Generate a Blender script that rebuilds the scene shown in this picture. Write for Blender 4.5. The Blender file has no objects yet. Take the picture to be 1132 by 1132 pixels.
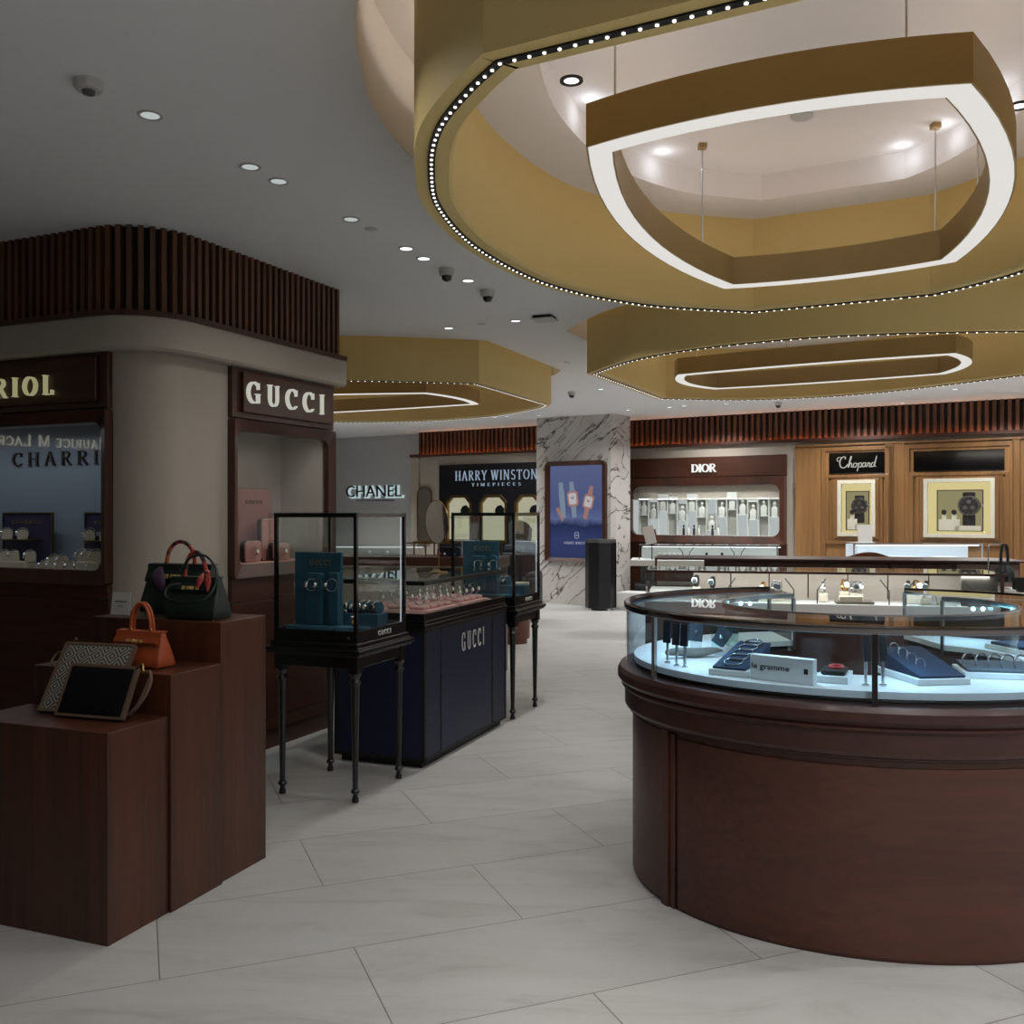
import bpy, bmesh, math, random
from math import sin, cos, pi, tan, atan2, sqrt, radians as R
random.seed(7)
SC = bpy.context.scene
COL = SC.collection
F, CX, CY, EYE = 1060.0, 566.0, 566.0, 1.5
CEIL, DRUM = 3.05, 2.68

def at(px, py, D):
    """a point of the photograph at depth D"""
    return ((px - CX) / F * D, D, EYE + (CY - py) / F * D)

def onz(px, py, z):
    """a point of the photograph on the level z"""
    D = (z - EYE) * F / (CY - py)
    return ((px - CX) / F * D, D)

# ---------------------------------------------------------------- mesh builder
class MB:
    def __init__(s):
        s.v, s.f = [], []

    def add(s, vs, fs):
        o = len(s.v)
        s.v += [tuple(p) for p in vs]
        s.f += [tuple(i + o for i in f) for f in fs]
        return s

    def box(s, x0, x1, y0, y1, z0, z1):
        vs = [(x, y, z) for z in (z0, z1) for y in (y0, y1) for x in (x0, x1)]
        return s.add(vs, [(0, 2, 3, 1), (4, 5, 7, 6), (0, 1, 5, 4), (2, 6, 7, 3), (0, 4, 6, 2), (1, 3, 7, 5)])

    def cbox(s, c, d, rz=0.0, rx=0.0, ry=0.0):
        vs = []
        for z in (-.5, .5):
            for y in (-.5, .5):
                for x in (-.5, .5):
                    p = [x * d[0], y * d[1], z * d[2]]
                    p = [p[0], p[1] * cos(rx) - p[2] * sin(rx), p[1] * sin(rx) + p[2] * cos(rx)]
                    p = [p[0] * cos(ry) + p[2] * sin(ry), p[1], -p[0] * sin(ry) + p[2] * cos(ry)]
                    p = [p[0] * cos(rz) - p[1] * sin(rz), p[0] * sin(rz) + p[1] * cos(rz), p[2]]
                    vs.append([p[i] + c[i] for i in range(3)])
        return s.add(vs, [(0, 2, 3, 1), (4, 5, 7, 6), (0, 1, 5, 4), (2, 6, 7, 3), (0, 4, 6, 2), (1, 3, 7, 5)])

    def loft(s, rings, closed=True, cap=True, loop=False):
        n = len(rings[0])
        vs = [p for r in rings for p in r]
        fs = []
        m = len(rings)
        for j in range(m if loop else m - 1):
            k = (j + 1) % m
            for i in range(n if closed else n - 1):
                i2 = (i + 1) % n
                fs.append((j * n + i, j * n + i2, k * n + i2, k * n + i))
        if cap and not loop:
            fs.append(tuple(range(n))[::-1])
            fs.append(tuple((m - 1) * n + i for i in range(n)))
        return s.add(vs, fs)

    def prism(s, poly, z0, z1):
        return s.loft([[(x, y, z0) for x, y in poly], [(x, y, z1) for x, y in poly]])

    def plate(s, poly, y0, y1):
        """an outline in x, z given a thickness in y"""
        return s.loft([[(x, y0, z) for x, z in poly], [(x, y1, z) for x, z in poly]])

    def frame(s, outer, inner, y0, y1, yin=None):
        a = y0 if yin is None else yin
        return s.loft([[(x, y0, z) for x, z in outer], [(x, a, z) for x, z in inner],
                       [(x, y1, z) for x, z in inner], [(x, y1, z) for x, z in outer]], loop=True)

    def lathe(s, prof, c=(0, 0, 0), n=20):
        return s.loft([[(c[0] + r * cos(2 * pi * i / n), c[1] + r * sin(2 * pi * i / n), c[2] + z) for i in range(n)] for r, z in prof])

    def ringlathe(s, prof, c=(0, 0, 0), n=20):
        return s.loft([[(c[0] + r * cos(2 * pi * i / n), c[1] + r * sin(2 * pi * i / n), c[2] + z) for i in range(n)] for r, z in prof], loop=True)

    def disc(s, c, ax, r, h, n=20, r2=None):
        """a short cylinder along the axis ax starting at c"""
        r2 = r if r2 is None else r2
        l = sqrt(sum(a * a for a in ax)); ax = [a / l for a in ax]
        up = (0, 0, 1) if abs(ax[2]) < .9 else (1, 0, 0)
        u = [ax[1] * up[2] - ax[2] * up[1], ax[2] * up[0] - ax[0] * up[2], ax[0] * up[1] - ax[1] * up[0]]
        l = sqrt(sum(a * a for a in u)); u = [a / l for a in u]
        w = [ax[1] * u[2] - ax[2] * u[1], ax[2] * u[0] - ax[0] * u[2], ax[0] * u[1] - ax[1] * u[0]]
        rg = []
        for hh, rr in ((0, r), (h, r2)):
            rg.append([[c[k] + ax[k] * hh + rr * (u[k] * cos(2 * pi * i / n) + w[k] * sin(2 * pi * i / n)) for k in range(3)] for i in range(n)])
        return s.loft(rg)

    def tube(s, pts, r, n=8, closed=False):
        rg = []
        m = len(pts)
        for j in range(m):
            a = pts[(j - 1) % m] if (closed or j > 0) else pts[j]
            b = pts[(j + 1) % m] if (closed or j < m - 1) else pts[j]
            d = [b[k] - a[k] for k in range(3)]
            l = sqrt(sum(x * x for x in d)) or 1
            d = [x / l for x in d]
            if j == 0:
                up = (0, 0, 1) if abs(d[2]) < .9 else (1, 0, 0)
            else:
                up = w
            u = [d[1] * up[2] - d[2] * up[1], d[2] * up[0] - d[0] * up[2], d[0] * up[1] - d[1] * up[0]]
            l = sqrt(sum(x * x for x in u)) or 1
            u = [x / l for x in u]
            w = [u[1] * d[2] - u[2] * d[1], u[2] * d[0] - u[0] * d[2], u[0] * d[1] - u[1] * d[0]]
            rr = r[j] if isinstance(r, (list, tuple)) else r
            rg.append([[pts[j][k] + rr * (u[k] * cos(2 * pi * i / n) + w[k] * sin(2 * pi * i / n)) for k in range(3)] for i in range(n)])
        return s.loft(rg, loop=closed)

    def ball(s, c, rx, ry=None, rz=None, n=12, m=8):
        ry = rx if ry is None else ry
        rz = rx if rz is None else rz
        rg = []
        for j in range(m + 1):
            t = -pi / 2 + pi * (j * .98 + .01 * m) / m
            rg.append([(c[0] + rx * cos(t) * cos(2 * pi * i / n), c[1] + ry * cos(t) * sin(2 * pi * i / n), c[2] + rz * sin(t)) for i in range(n)])
        return s.loft(rg)

    def sweep(s, path, prof, closed=True):
        """a profile of (offset outwards, z) carried round an outline of (x, y); the outline runs counter-clockwise"""
        rg = []
        for o, z in prof:
            rg.append([(x, y, z) for x, y in offset(path, o, closed)])
        m, n = len(rg), len(path)
        vs = [p for r in rg for p in r]
        fs = []
        for j in range(m):
            k = (j + 1) % m
            for i in range(n if closed else n - 1):
                i2 = (i + 1) % n
                fs.append((j * n + i, j * n + i2, k * n + i2, k * n + i))
        if not closed:
            fs.append(tuple(j * n for j in range(m)))
            fs.append(tuple(j * n + n - 1 for j in range(m))[::-1])
        return s.add(vs, fs)

def offset(path, o, closed=True):
    n = len(path)
    out = []
    for i in range(n):
        a = path[(i - 1) % n] if (closed or i > 0) else path[i]
        b = path[i]
        c = path[(i + 1) % n] if (closed or i < n - 1) else path[i]
        def nr(p, q):
            dx, dy = q[0] - p[0], q[1] - p[1]
            l = sqrt(dx * dx + dy * dy)
            return (dy / l, -dx / l) if l > 1e-9 else None
        n1, n2 = nr(a, b), nr(b, c)
        n1 = n1 or n2; n2 = n2 or n1
        mx, my = n1[0] + n2[0], n1[1] + n2[1]
        l = sqrt(mx * mx + my * my) or 1
        mx, my = mx / l, my / l
        k = max(.35, mx * n1[0] + my * n1[1])
        out.append((b[0] + mx * o / k, b[1] + my * o / k))
    return out

def rrect(x0, x1, z0, z1, r, n=6):
    """rounded rectangle, counter-clockwise; r one number or (bl, br, tr, tl)"""
    rs = r if isinstance(r, (tuple, list)) else (r, r, r, r)
    out = []
    for (cx, cz, a), q in zip(((x0, z0, 180), (x1, z0, 270), (x1, z1, 0), (x0, z1, 90)), rs):
        q = max(q, 1e-4)
        ox = cx + q if cx == x0 else cx - q
        oz = cz + q if cz == z0 else cz - q
        for i in range(n + 1):
            t = R(a + 90 * i / n)
            out.append((ox + q * cos(t), oz + q * sin(t)))
    return out

def spline(pts, k=6, closed=False):
    n = len(pts)
    out = []
    for i in range(n if closed else n - 1):
        g = lambda j: pts[j % n] if closed else pts[min(max(j, 0), n - 1)]
        a, b, c, d = g(i - 1), g(i), g(i + 1), g(i + 2)
        for j in range(k):
            t = j / k
            out.append(tuple(.5 * (2 * b[q] + (c[q] - a[q]) * t + (2 * a[q] - 5 * b[q] + 4 * c[q] - d[q]) * t * t
                                   + (3 * b[q] - a[q] - 3 * c[q] + d[q]) * t ** 3) for q in range(len(b))))
    if not closed:
        out.append(tuple(pts[-1]))
    return out

def ell(a, b, c=(0, 0), n=32, t0=0, t1=360):
    full = abs(t1 - t0) >= 360
    return [(c[0] + a * cos(R(t0 + (t1 - t0) * i / (n if full else n - 1))), c[1] + b * sin(R(t0 + (t1 - t0) * i / (n if full else n - 1)))) for i in range(n)]

# ---------------------------------------------------------------- objects
def link(o, parent=None):
    COL.objects.link(o)
    if parent is not None:
        o.parent = parent
    return o

def obj(name, mb, mat, parent=None, bevel=0.0, smooth=None, seg=2, sub=0):
    me = bpy.data.meshes.new(name)
    me.from_pydata(mb.v, [], mb.f)
    bm = bmesh.new(); bm.from_mesh(me)
    bmesh.ops.recalc_face_normals(bm, faces=bm.faces)
    bm.to_mesh(me); bm.free()
    me.materials.append(mat)
    o = link(bpy.data.objects.new(name, me), parent)
    if smooth:
        me.polygons.foreach_set('use_smooth', [True] * len(me.polygons))
        me.set_sharp_from_angle(angle=R(smooth))
    if bevel:
        m = o.modifiers.new('bevel', 'BEVEL'); m.width = bevel; m.segments = seg; m.limit_method = 'ANGLE'; m.angle_limit = R(40)
    if sub:
        m = o.modifiers.new('sub', 'SUBSURF'); m.levels = sub; m.render_levels = sub
    return o

def tag(o, label, cat, group=None):
    o['label'] = label; o['category'] = cat
    if group:
        o['group'] = group
    return o

def thing(name, label, cat, loc=(0, 0, 0), rz=0.0, group=None):
    o = link(bpy.data.objects.new(name, None))
    o.empty_display_size = .1
    o.location = loc; o.rotation_euler = (0, 0, rz)
    return tag(o, label, cat, group)

def struct(name, mb, mat, bevel=0, smooth=None, loc=(0, 0, 0), rz=0.0):
    o = obj(name, mb, mat, None, bevel, smooth)
    o.location = loc; o.rotation_euler = (0, 0, rz)
    o['kind'] = 'structure'
    return o

KIDS = {}
def dup(root, loc, rz=0.0, label=None, rx=0.0, ry=0.0, scale=None, group=None):
    r = root.copy(); COL.objects.link(r)
    r.location = loc; r.rotation_euler = (rx, ry, rz)
    if scale: r.scale = (scale,) * 3
    if label: r['label'] = label
    if group: r['group'] = group
    for ch in list(root.children):
        c = ch.copy(); COL.objects.link(c); c.parent = r
        for g in list(ch.children):
            d = g.copy(); COL.objects.link(d); d.parent = c
    return r

class Proto:
    """the first call of put() moves the thing built, later calls copy it"""
    def __init__(s, root):
        s.root, s.used = root, False
        s.root_s = tuple(root.scale)
    def put(s, loc, rz=0.0, label=None, rx=0.0, ry=0.0, scale=None, group=None):
        if s.used:
            return dup(s.root, loc, rz, label, rx, ry, scale or 1.0, group)
        s.used = True
        r = s.root
        r.location = loc; r.rotation_euler = (rx, ry, rz)
        if scale: r.scale = (scale,) * 3
        if label: r['label'] = label
        if group: r['group'] = group
        return r

class Fr:
    """a frame on the ground: local x, y, z to the world"""
    def __init__(s, x, y, rz, z=0.0):
        s.x, s.y, s.z, s.rz = x, y, z, rz
    def __call__(s, lx, ly, lz=0.0):
        return (s.x + lx * cos(s.rz) - ly * sin(s.rz), s.y + lx * sin(s.rz) + ly * cos(s.rz), s.z + lz)
    def inv(s, x, y):
        dx, dy = x - s.x, y - s.y
        return (dx * cos(s.rz) + dy * sin(s.rz), -dx * sin(s.rz) + dy * cos(s.rz))

# ---------------------------------------------------------------- materials
def lin(h):
    h = h.lstrip('#')
    c = [int(h[i:i + 2], 16) / 255 for i in (0, 2, 4)]
    return tuple((x / 12.92 if x <= .04045 else ((x + .055) / 1.055) ** 2.4) for x in c) + (1,)

def new_mat(name):
    m = bpy.data.materials.new(name); m.use_nodes = True
    nt = m.node_tree
    return m, nt, nt.nodes['Principled BSDF'], nt.nodes['Material Output']

def plain(name, col, rough=.5, metal=0.0, var=.06, scale=6.0, coat=0.0, spec=.5, bump=0.0, sheen=0.0):
    m, nt, b, out = new_mat(name)
    tc = nt.nodes.new('ShaderNodeTexCoord')
    n = nt.nodes.new('ShaderNodeTexNoise'); n.inputs['Scale'].default_value = scale; n.inputs['Detail'].default_value = 4
    nt.links.new(tc.outputs['Object'], n.inputs['Vector'])
    r = nt.nodes.new('ShaderNodeMix'); r.data_type = 'RGBA'
    c = lin(col) if isinstance(col, str) else tuple(col) + (1,)
    r.inputs[6].default_value = tuple(x * (1 - var) for x in c[:3]) + (1,)
    r.inputs[7].default_value = tuple(min(1, x * (1 + var)) for x in c[:3]) + (1,)
    nt.links.new(n.outputs['Fac'], r.inputs[0])
    nt.links.new(r.outputs[2], b.inputs['Base Color'])
    b.inputs['Roughness'].default_value = rough; b.inputs['Metallic'].default_value = metal
    b.inputs['Coat Weight'].default_value = coat; b.inputs['Coat Roughness'].default_value = .08
    b.inputs['Specular IOR Level'].default_value = spec
    if sheen: b.inputs['Sheen Weight'].default_value = sheen
    if bump:
        bp = nt.nodes.new('ShaderNodeBump'); bp.inputs['Strength'].default_value = bump; bp.inputs['Distance'].default_value = .002
        n2 = nt.nodes.new('ShaderNodeTexNoise'); n2.inputs['Scale'].default_value = scale * 30
        nt.links.new(tc.outputs['Object'], n2.inputs['Vector'])
        nt.links.new(n2.outputs['Fac'], bp.inputs['Height']); nt.links.new(bp.outputs['Normal'], b.inputs['Normal'])
    return m

def wood(name, c1, c2, axis='z', rough=.38, scale=1.0, coat=.08, spec=.5):
    m, nt, b, out = new_mat(name)
    tc = nt.nodes.new('ShaderNodeTexCoord')
    mp = nt.nodes.new('ShaderNodeMapping')
    s = [38 * scale] * 3
    s['xyz'.index(axis)] = 1.6 * scale
    if axis == 'xy': pass
    mp.inputs['Scale'].default_value = s
    nt.links.new(tc.outputs['Object'], mp.inputs['Vector'])
    n = nt.nodes.new('ShaderNodeTexNoise'); n.inputs['Scale'].default_value = 1; n.inputs['Detail'].default_value = 7; n.inputs['Roughness'].default_value = .62
    nt.links.new(mp.outputs['Vector'], n.inputs['Vector'])
    n2 = nt.nodes.new('ShaderNodeTexNoise'); n2.inputs['Scale'].default_value = .12; n2.inputs['Detail'].default_value = 3
    nt.links.new(mp.outputs['Vector'], n2.inputs['Vector'])
    ad = nt.nodes.new('ShaderNodeMath'); ad.operation = 'ADD'
    hf = nt.nodes.new('ShaderNodeMath'); hf.operation = 'MULTIPLY'; hf.inputs[1].default_value = .55
    nt.links.new(n.outputs['Fac'], ad.inputs[0]); nt.links.new(n2.outputs['Fac'], ad.inputs[1]); nt.links.new(ad.outputs[0], hf.inputs[0])
    cr = nt.nodes.new('ShaderNodeValToRGB')
    cr.color_ramp.elements[0].position = .38; cr.color_ramp.elements[0].color = lin(c1)
    cr.color_ramp.elements[1].position = .72; cr.color_ramp.elements[1].color = lin(c2)
    nt.links.new(hf.outputs[0], cr.inputs['Fac'])
    nt.links.new(cr.outputs['Color'], b.inputs['Base Color'])
    b.inputs['Roughness'].default_value = rough; b.inputs['Coat Weight'].default_value = coat; b.inputs['Coat Roughness'].default_value = .15
    b.inputs['Specular IOR Level'].default_value = spec
    return m

def emit(name, col, strength):
    m, nt, b, out = new_mat(name)
    c = lin(col) if isinstance(col, str) else tuple(col) + (1,)
    nt.nodes.remove(b)
    e = nt.nodes.new('ShaderNodeEmission'); e.inputs['Color'].default_value = c; e.inputs['Strength'].default_value = strength
    nt.links.new(e.outputs['Emission'], out.inputs['Surface'])
    return m

def glass(name, tint=(.96, .98, .97), ior=1.45, rough=0.0, refl=1.0):
    """a thin pane: clear, with the reflection glass has at that angle"""
    m, nt, b, out = new_mat(name)
    nt.nodes.remove(b)
    tr = nt.nodes.new('ShaderNodeBsdfTransparent'); tr.inputs['Color'].default_value = tint + (1,)
    gl = nt.nodes.new('ShaderNodeBsdfGlossy'); gl.inputs['Roughness'].default_value = rough
    gl.inputs['Color'].default_value = (refl, refl, refl, 1)
    fr = nt.nodes.new('ShaderNodeFresnel'); fr.inputs['IOR'].default_value = ior
    mx = nt.nodes.new('ShaderNodeMixShader')
    ge = nt.nodes.new('ShaderNodeNewGeometry'); iv = nt.nodes.new('ShaderNodeMath'); iv.operation = 'SUBTRACT'; iv.inputs[0].default_value = 1
    nt.links.new(ge.outputs['Backfacing'], iv.inputs[1])          # the far face of a pane does not mirror a second time
    mu = nt.nodes.new('ShaderNodeMath'); mu.operation = 'MULTIPLY'
    nt.links.new(fr.outputs['Fac'], mu.inputs[0]); nt.links.new(iv.outputs[0], mu.inputs[1])
    nt.links.new(mu.outputs[0], mx.inputs[0]); nt.links.new(tr.outputs[0], mx.inputs[1]); nt.links.new(gl.outputs[0], mx.inputs[2])
    nt.links.new(mx.outputs[0], out.inputs['Surface'])
    return m

M = {}
M['ceiling'] = plain('ceiling_paint', '#e6e6e7', .75, var=.02)
M['recess'] = plain('recess_paint', '#e2dedc', .7, var=.02)
M['gold'] = plain('ochre_drum_paint', '#dcc280', .62, var=.03)
M['beige'] = plain('beige_wall', '#a89f93', .75, var=.03)
M['greywall'] = plain('grey_wall', '#b8b9b9', .75, var=.03)
M['mahog'] = wood('mahogany', '#2b160d', '#512b1a')
M['mahogx'] = wood('mahogany_level_grain', '#2b160d', '#4c2819', 'x')
M['counterwood'] = wood('counter_mahogany', '#371a10', '#532b1d', 'x', .4, .9)
M['capwood'] = wood('cap_mahogany', '#29120d', '#40201a', 'x', .42)
M['oak'] = wood('oak', '#6c4b2b', '#8f6a40')
M['oakd'] = wood('oak_moulding', '#604224', '#805c36')
M['slat'] = wood('slat_wood', '#45281a', '#6a432e')
M['slatback'] = plain('slat_backing', '#120a08', .8)
M['black'] = plain('black_lacquer', '#070708', .3, coat=.4)
M['blackmat'] = plain('black_matte', '#0a0a0b', .6)
M['navy'] = plain('navy_leather', '#0c1534', .5, var=.12, bump=.15)
M['navyboard'] = plain('navy_felt', '#16273f', .9, var=.05)
M['hwnavy'] = plain('midnight_panel', '#05070f', .35)
M['teal'] = plain('teal_suede', '#1b4a61', .7, var=.06)
M['pink'] = plain('pink_velvet', '#c98d8d', .8, var=.05, sheen=.3)
M['rose'] = plain('rose_card', '#8e5f5a', .7)
M['white'] = plain('white_lacquer', '#d8d8d6', .4, var=.02)
M['cream'] = plain('cream_suede', '#c9bfb0', .8)
M['greige'] = plain('greige_fabric', '#a59b92', .85, bump=.2, scale=10)
M['brass'] = plain('brass', '#8f744a', .3, 1.0)
M['clasp'] = plain('gold_clasp', '#c9a867', .4, .45)
M['steel'] = plain('steel', '#c9c9cc', .22, 1.0)
M['chrome'] = plain('dark_chrome', '#6d6a6a', .1, 1.0)
M['bronze'] = plain('bronze_metal', '#a3895a', .45, .3, var=.12, scale=2.5)
M['glass'] = glass('clear_glass')
M['glassg'] = glass('green_edge_glass', (.82, .93, .9))
M['paleblue'] = glass('pale_blue_glass', (.86, .93, .98))
M['topglass'] = glass('counter_top_glass', (.86, .92, .94))
M['darkglass'] = plain('black_glass', '#050506', .08, coat=.6)
M['diffuser'] = emit('lamp_diffuser', '#fbf8f2', .78)
M['uplight'] = emit('added_uplight_glow', '#ffe6d4', 6.0)
M['led'] = emit('led_dot', '#fff6e6', 3.0)
M['warmled'] = emit('warm_led', '#ff9a4a', 45.0)
M['coveled'] = emit('cove_led', '#fff4e6', 8.0)
M['bulb'] = emit('downlight_bulb', '#f4fbff', 2.2)
M['bulbfade'] = emit('left_fade_bulb', '#eaf3f0', .55)  # weaker copy of the bulb; darkening to the left put into its glow
M['tube'] = emit('case_tube', '#f4f6ff', .5)
M['sign'] = emit('sign_white', '#fdfdf8', .95)
M['signdim'] = emit('sign_warm_white', '#f3f2e2', .55)
M['signgold'] = emit('sign_pale_gold', '#dcd6a2', .4)
M['signblue'] = emit('sign_cold_white', '#cfe6ff', .42)
M['halo'] = emit('sign_halo', '#cfe8ea', .62)
M['lettergold'] = plain('gold_letter', '#c7a86a', .35, .8)
M['letterdark'] = plain('dark_letter', '#1c1416', .5)
M['letterwhite'] = plain('white_letter', '#cfcfcc', .5)
M['greenleather'] = plain('green_leather', '#0c2019', .42, var=.15, bump=.2, scale=8)
M['orangeleather'] = plain('orange_leather', '#9c4520', .45, var=.1, bump=.2, scale=8)
M['brownleather'] = plain('brown_leather', '#5a3222', .45, var=.1)
M['clutchblack'] = plain('black_clutch', '#050609', .7, spec=.15)
M['tan'] = plain('taupe_trim', '#5a4638', .55)
M['greyfab'] = plain('charcoal_fabric', '#25272b', .9, bump=.2)
M['rubber'] = plain('dark_dome', '#0c0d0f', .12, coat=.5)
M['plast'] = plain('white_plastic', '#bdbcb8', .45)
M['mirror'] = plain('mirror_glass', '#d5d5d5', .03, 1.0, var=0)
M['glintcyan'] = emit('glint_glow', '#8fe8ff', 14.0)  # glow for the painted glints

def scarf_mat():
    m, nt, b, out = new_mat('patterned_scarf')
    tc = nt.nodes.new('ShaderNodeTexCoord')
    v = nt.nodes.new('ShaderNodeTexVoronoi'); v.inputs['Scale'].default_value = 42
    nt.links.new(tc.outputs['Object'], v.inputs['Vector'])
    cr = nt.nodes.new('ShaderNodeValToRGB'); cr.color_ramp.interpolation = 'CONSTANT'
    e = cr.color_ramp.elements
    e[0].color = lin('#9c2f2c'); e[1].position = .4; e[1].color = lin('#331c2c')
    for p, c in ((.62, '#b0604a'), (.8, '#20201e')):
        q = e.new(p); q.color = lin(c)
    nt.links.new(v.outputs['Color'], cr.inputs['Fac'])
    nt.links.new(cr.outputs['Color'], b.inputs['Base Color'])
    b.inputs['Roughness'].default_value = .55
    return m
M['scarf'] = scarf_mat()

def diamond_mat(name, c1, c2, scale, rough=.7):
    """a woven or printed pattern of nested diamonds in local x, z"""
    m, nt, b, out = new_mat(name)
    tc = nt.nodes.new('ShaderNodeTexCoord'); sp = nt.nodes.new('ShaderNodeSeparateXYZ')
    nt.links.new(tc.outputs['Object'], sp.inputs[0])
    def mth(op, a, bb=None):
        n = nt.nodes.new('ShaderNodeMath'); n.operation = op
        for i, q in enumerate((a, bb)):
            if q is None: continue
            if isinstance(q, (int, float)): n.inputs[i].default_value = q
            else: nt.links.new(q, n.inputs[i])
        return n.outputs[0]
    def tri(o):
        return mth('PINGPONG', mth('MULTIPLY', o, scale), .5)
    s = mth('ADD', tri(sp.outputs[0]), tri(sp.outputs[2]))
    w = mth('FRACT', mth('MULTIPLY', s, 4.0))
    g = mth('GREATER_THAN', w, .55)
    mx = nt.nodes.new('ShaderNodeMix'); mx.data_type = 'RGBA'
    mx.inputs[6].default_value = lin(c1); mx.inputs[7].default_value = lin(c2)
    nt.links.new(g, mx.inputs[0]); nt.links.new(mx.outputs[2], b.inputs['Base Color'])
    b.inputs['Roughness'].default_value = rough
    return m
M['diamond'] = diamond_mat('diamond_print', '#3d3a36', '#8d8a80', 15)
M['bluepat'] = diamond_mat('blue_lattice_paper', '#76818f', '#8691a0', 26)
M['purplepat'] = diamond_mat('violet_lattice_board', '#1f1a3a', '#2c2650', 26)

def floor_mat():
    m, nt, b, out = new_mat('stone_floor_tiles')
    tc = nt.nodes.new('ShaderNodeTexCoord')
    mp = nt.nodes.new('ShaderNodeMapping'); mp.vector_type = 'POINT'
    a = R(21.4)
    mp.inputs['Rotation'].default_value = (0, 0, -a)
    mp.inputs['Location'].default_value = (-.07 + .6285, -3.275, 0)
    nt.links.new(tc.outputs['Object'], mp.inputs['Vector'])
    br = nt.nodes.new('ShaderNodeTexBrick')
    br.offset = .5; br.inputs['Scale'].default_value = 1
    br.inputs['Brick Width'].default_value = 1.257; br.inputs['Row Height'].default_value = .583
    br.inputs['Mortar Size'].default_value = .0022; br.inputs['Mortar Smooth'].default_value = .0
    br.inputs['Color1'].default_value = lin('#a8a8a6'); br.inputs['Color2'].default_value = lin('#b0b0ae')
    br.inputs['Mortar'].default_value = lin('#6f6b66')
    nt.links.new(mp.outputs['Vector'], br.inputs['Vector'])
    mp2 = nt.nodes.new('ShaderNodeMapping'); mp2.inputs['Rotation'].default_value = (0, 0, R(-38)); mp2.inputs['Scale'].default_value = (1, 3.2, 1)
    nt.links.new(tc.outputs['Object'], mp2.inputs['Vector'])
    n = nt.nodes.new('ShaderNodeTexNoise'); n.inputs['Scale'].default_value = 1.5; n.inputs['Detail'].default_value = 9; n.inputs['Roughness'].default_value = .66; n.inputs['Distortion'].default_value = 1.3
    nt.links.new(mp2.outputs['Vector'], n.inputs['Vector'])
    cr = nt.nodes.new('ShaderNodeValToRGB')
    e = cr.color_ramp.elements
    e[0].position = .3; e[0].color = (.80, .78, .76, 1); e[1].position = .62; e[1].color = (1, 1, 1, 1)
    q = e.new(.47); q.color = (.95, .94, .93, 1)
    nt.links.new(n.outputs['Fac'], cr.inputs['Fac'])
    mx = nt.nodes.new('ShaderNodeMix'); mx.data_type = 'RGBA'; mx.blend_type = 'MULTIPLY'; mx.inputs[0].default_value = 1
    nt.links.new(br.outputs['Color'], mx.inputs[6]); nt.links.new(cr.outputs['Color'], mx.inputs[7])
    nt.links.new(mx.outputs[2], b.inputs['Base Color'])
    b.inputs['Roughness'].default_value = .38
    b.inputs['Specular IOR Level'].default_value = .4
    return m
M['floor'] = floor_mat()

def marble_mat():
    m, nt, b, out = new_mat('veined_marble')
    tc = nt.nodes.new('ShaderNodeTexCoord')
    mp = nt.nodes.new('ShaderNodeMapping'); mp.inputs['Rotation'].default_value = (R(20), R(38), R(20)); mp.inputs['Scale'].default_value = (.32, .32, 1.9)
    nt.links.new(tc.outputs['Object'], mp.inputs['Vector'])
    mp.inputs['Rotation'].default_value = (0, R(42), 0); mp.inputs['Scale'].default_value = (1, 1, 1)
    mq = nt.nodes.new('ShaderNodeMapping'); mq.inputs['Scale'].default_value = (.42, .7, 1.7)
    nt.links.new(mp.outputs['Vector'], mq.inputs['Vector'])
    n = nt.nodes.new('ShaderNodeTexNoise'); n.inputs['Scale'].default_value = 1.7; n.inputs['Detail'].default_value = 5; n.inputs['Roughness'].default_value = .52; n.inputs['Distortion'].default_value = .5
    nt.links.new(mq.outputs['Vector'], n.inputs['Vector'])
    cr = nt.nodes.new('ShaderNodeValToRGB')
    e = cr.color_ramp.elements
    base, mid, dark = lin('#c2beba'), lin('#8d8781'), lin('#3b3633')
    e[0].position = .0; e[0].color = lin('#b4afaa'); e[1].position = 1; e[1].color = base
    for p, c in ((.36, base), (.38, mid), (.39, base), (.475, lin('#b9b4af')), (.492, dark), (.497, mid), (.505, base), (.60, base), (.607, mid), (.615, base)):
        q = e.new(p); q.color = c
    nt.links.new(n.outputs['Fac'], cr.inputs['Fac'])
    nt.links.new(cr.outputs['Color'], b.inputs['Base Color'])
    b.inputs['Roughness'].default_value = .25
    return m
M['marble'] = marble_mat()

def poster_mat():
    m, nt, b, out = new_mat('blue_poster')
    nt.nodes.remove(b)
    tc = nt.nodes.new('ShaderNodeTexCoord')
    sp = nt.nodes.new('ShaderNodeSeparateXYZ'); nt.links.new(tc.outputs['Generated'], sp.inputs[0])
    cr = nt.nodes.new('ShaderNodeValToRGB')
    e = cr.color_ramp.elements
    e[0].position = 0; e[0].color = lin('#38426f'); e[1].position = 1; e[1].color = lin('#6a74a0')
    for p, c in ((.28, '#404b7c'), (.42, '#313a62'), (.5, '#6d7aa8'), (.62, '#5c6798')):
        q = e.new(p); q.color = lin(c)
    nz = nt.nodes.new('ShaderNodeTexNoise'); nz.inputs['Scale'].default_value = 5
    nt.links.new(tc.outputs['Generated'], nz.inputs['Vector'])
    ad = nt.nodes.new('ShaderNodeMath'); ad.operation = 'MULTIPLY_ADD'; ad.inputs[1].default_value = .14
    nt.links.new(nz.outputs['Fac'], ad.inputs[0]); nt.links.new(sp.outputs[2], ad.inputs[2])
    nt.links.new(ad.outputs[0], cr.inputs['Fac'])
    em = nt.nodes.new('ShaderNodeEmission'); em.inputs['Strength'].default_value = .62
    nt.links.new(cr.outputs['Color'], em.inputs['Color']); nt.links.new(em.outputs[0], out.inputs['Surface'])
    return m
M['poster'] = poster_mat()

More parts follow.
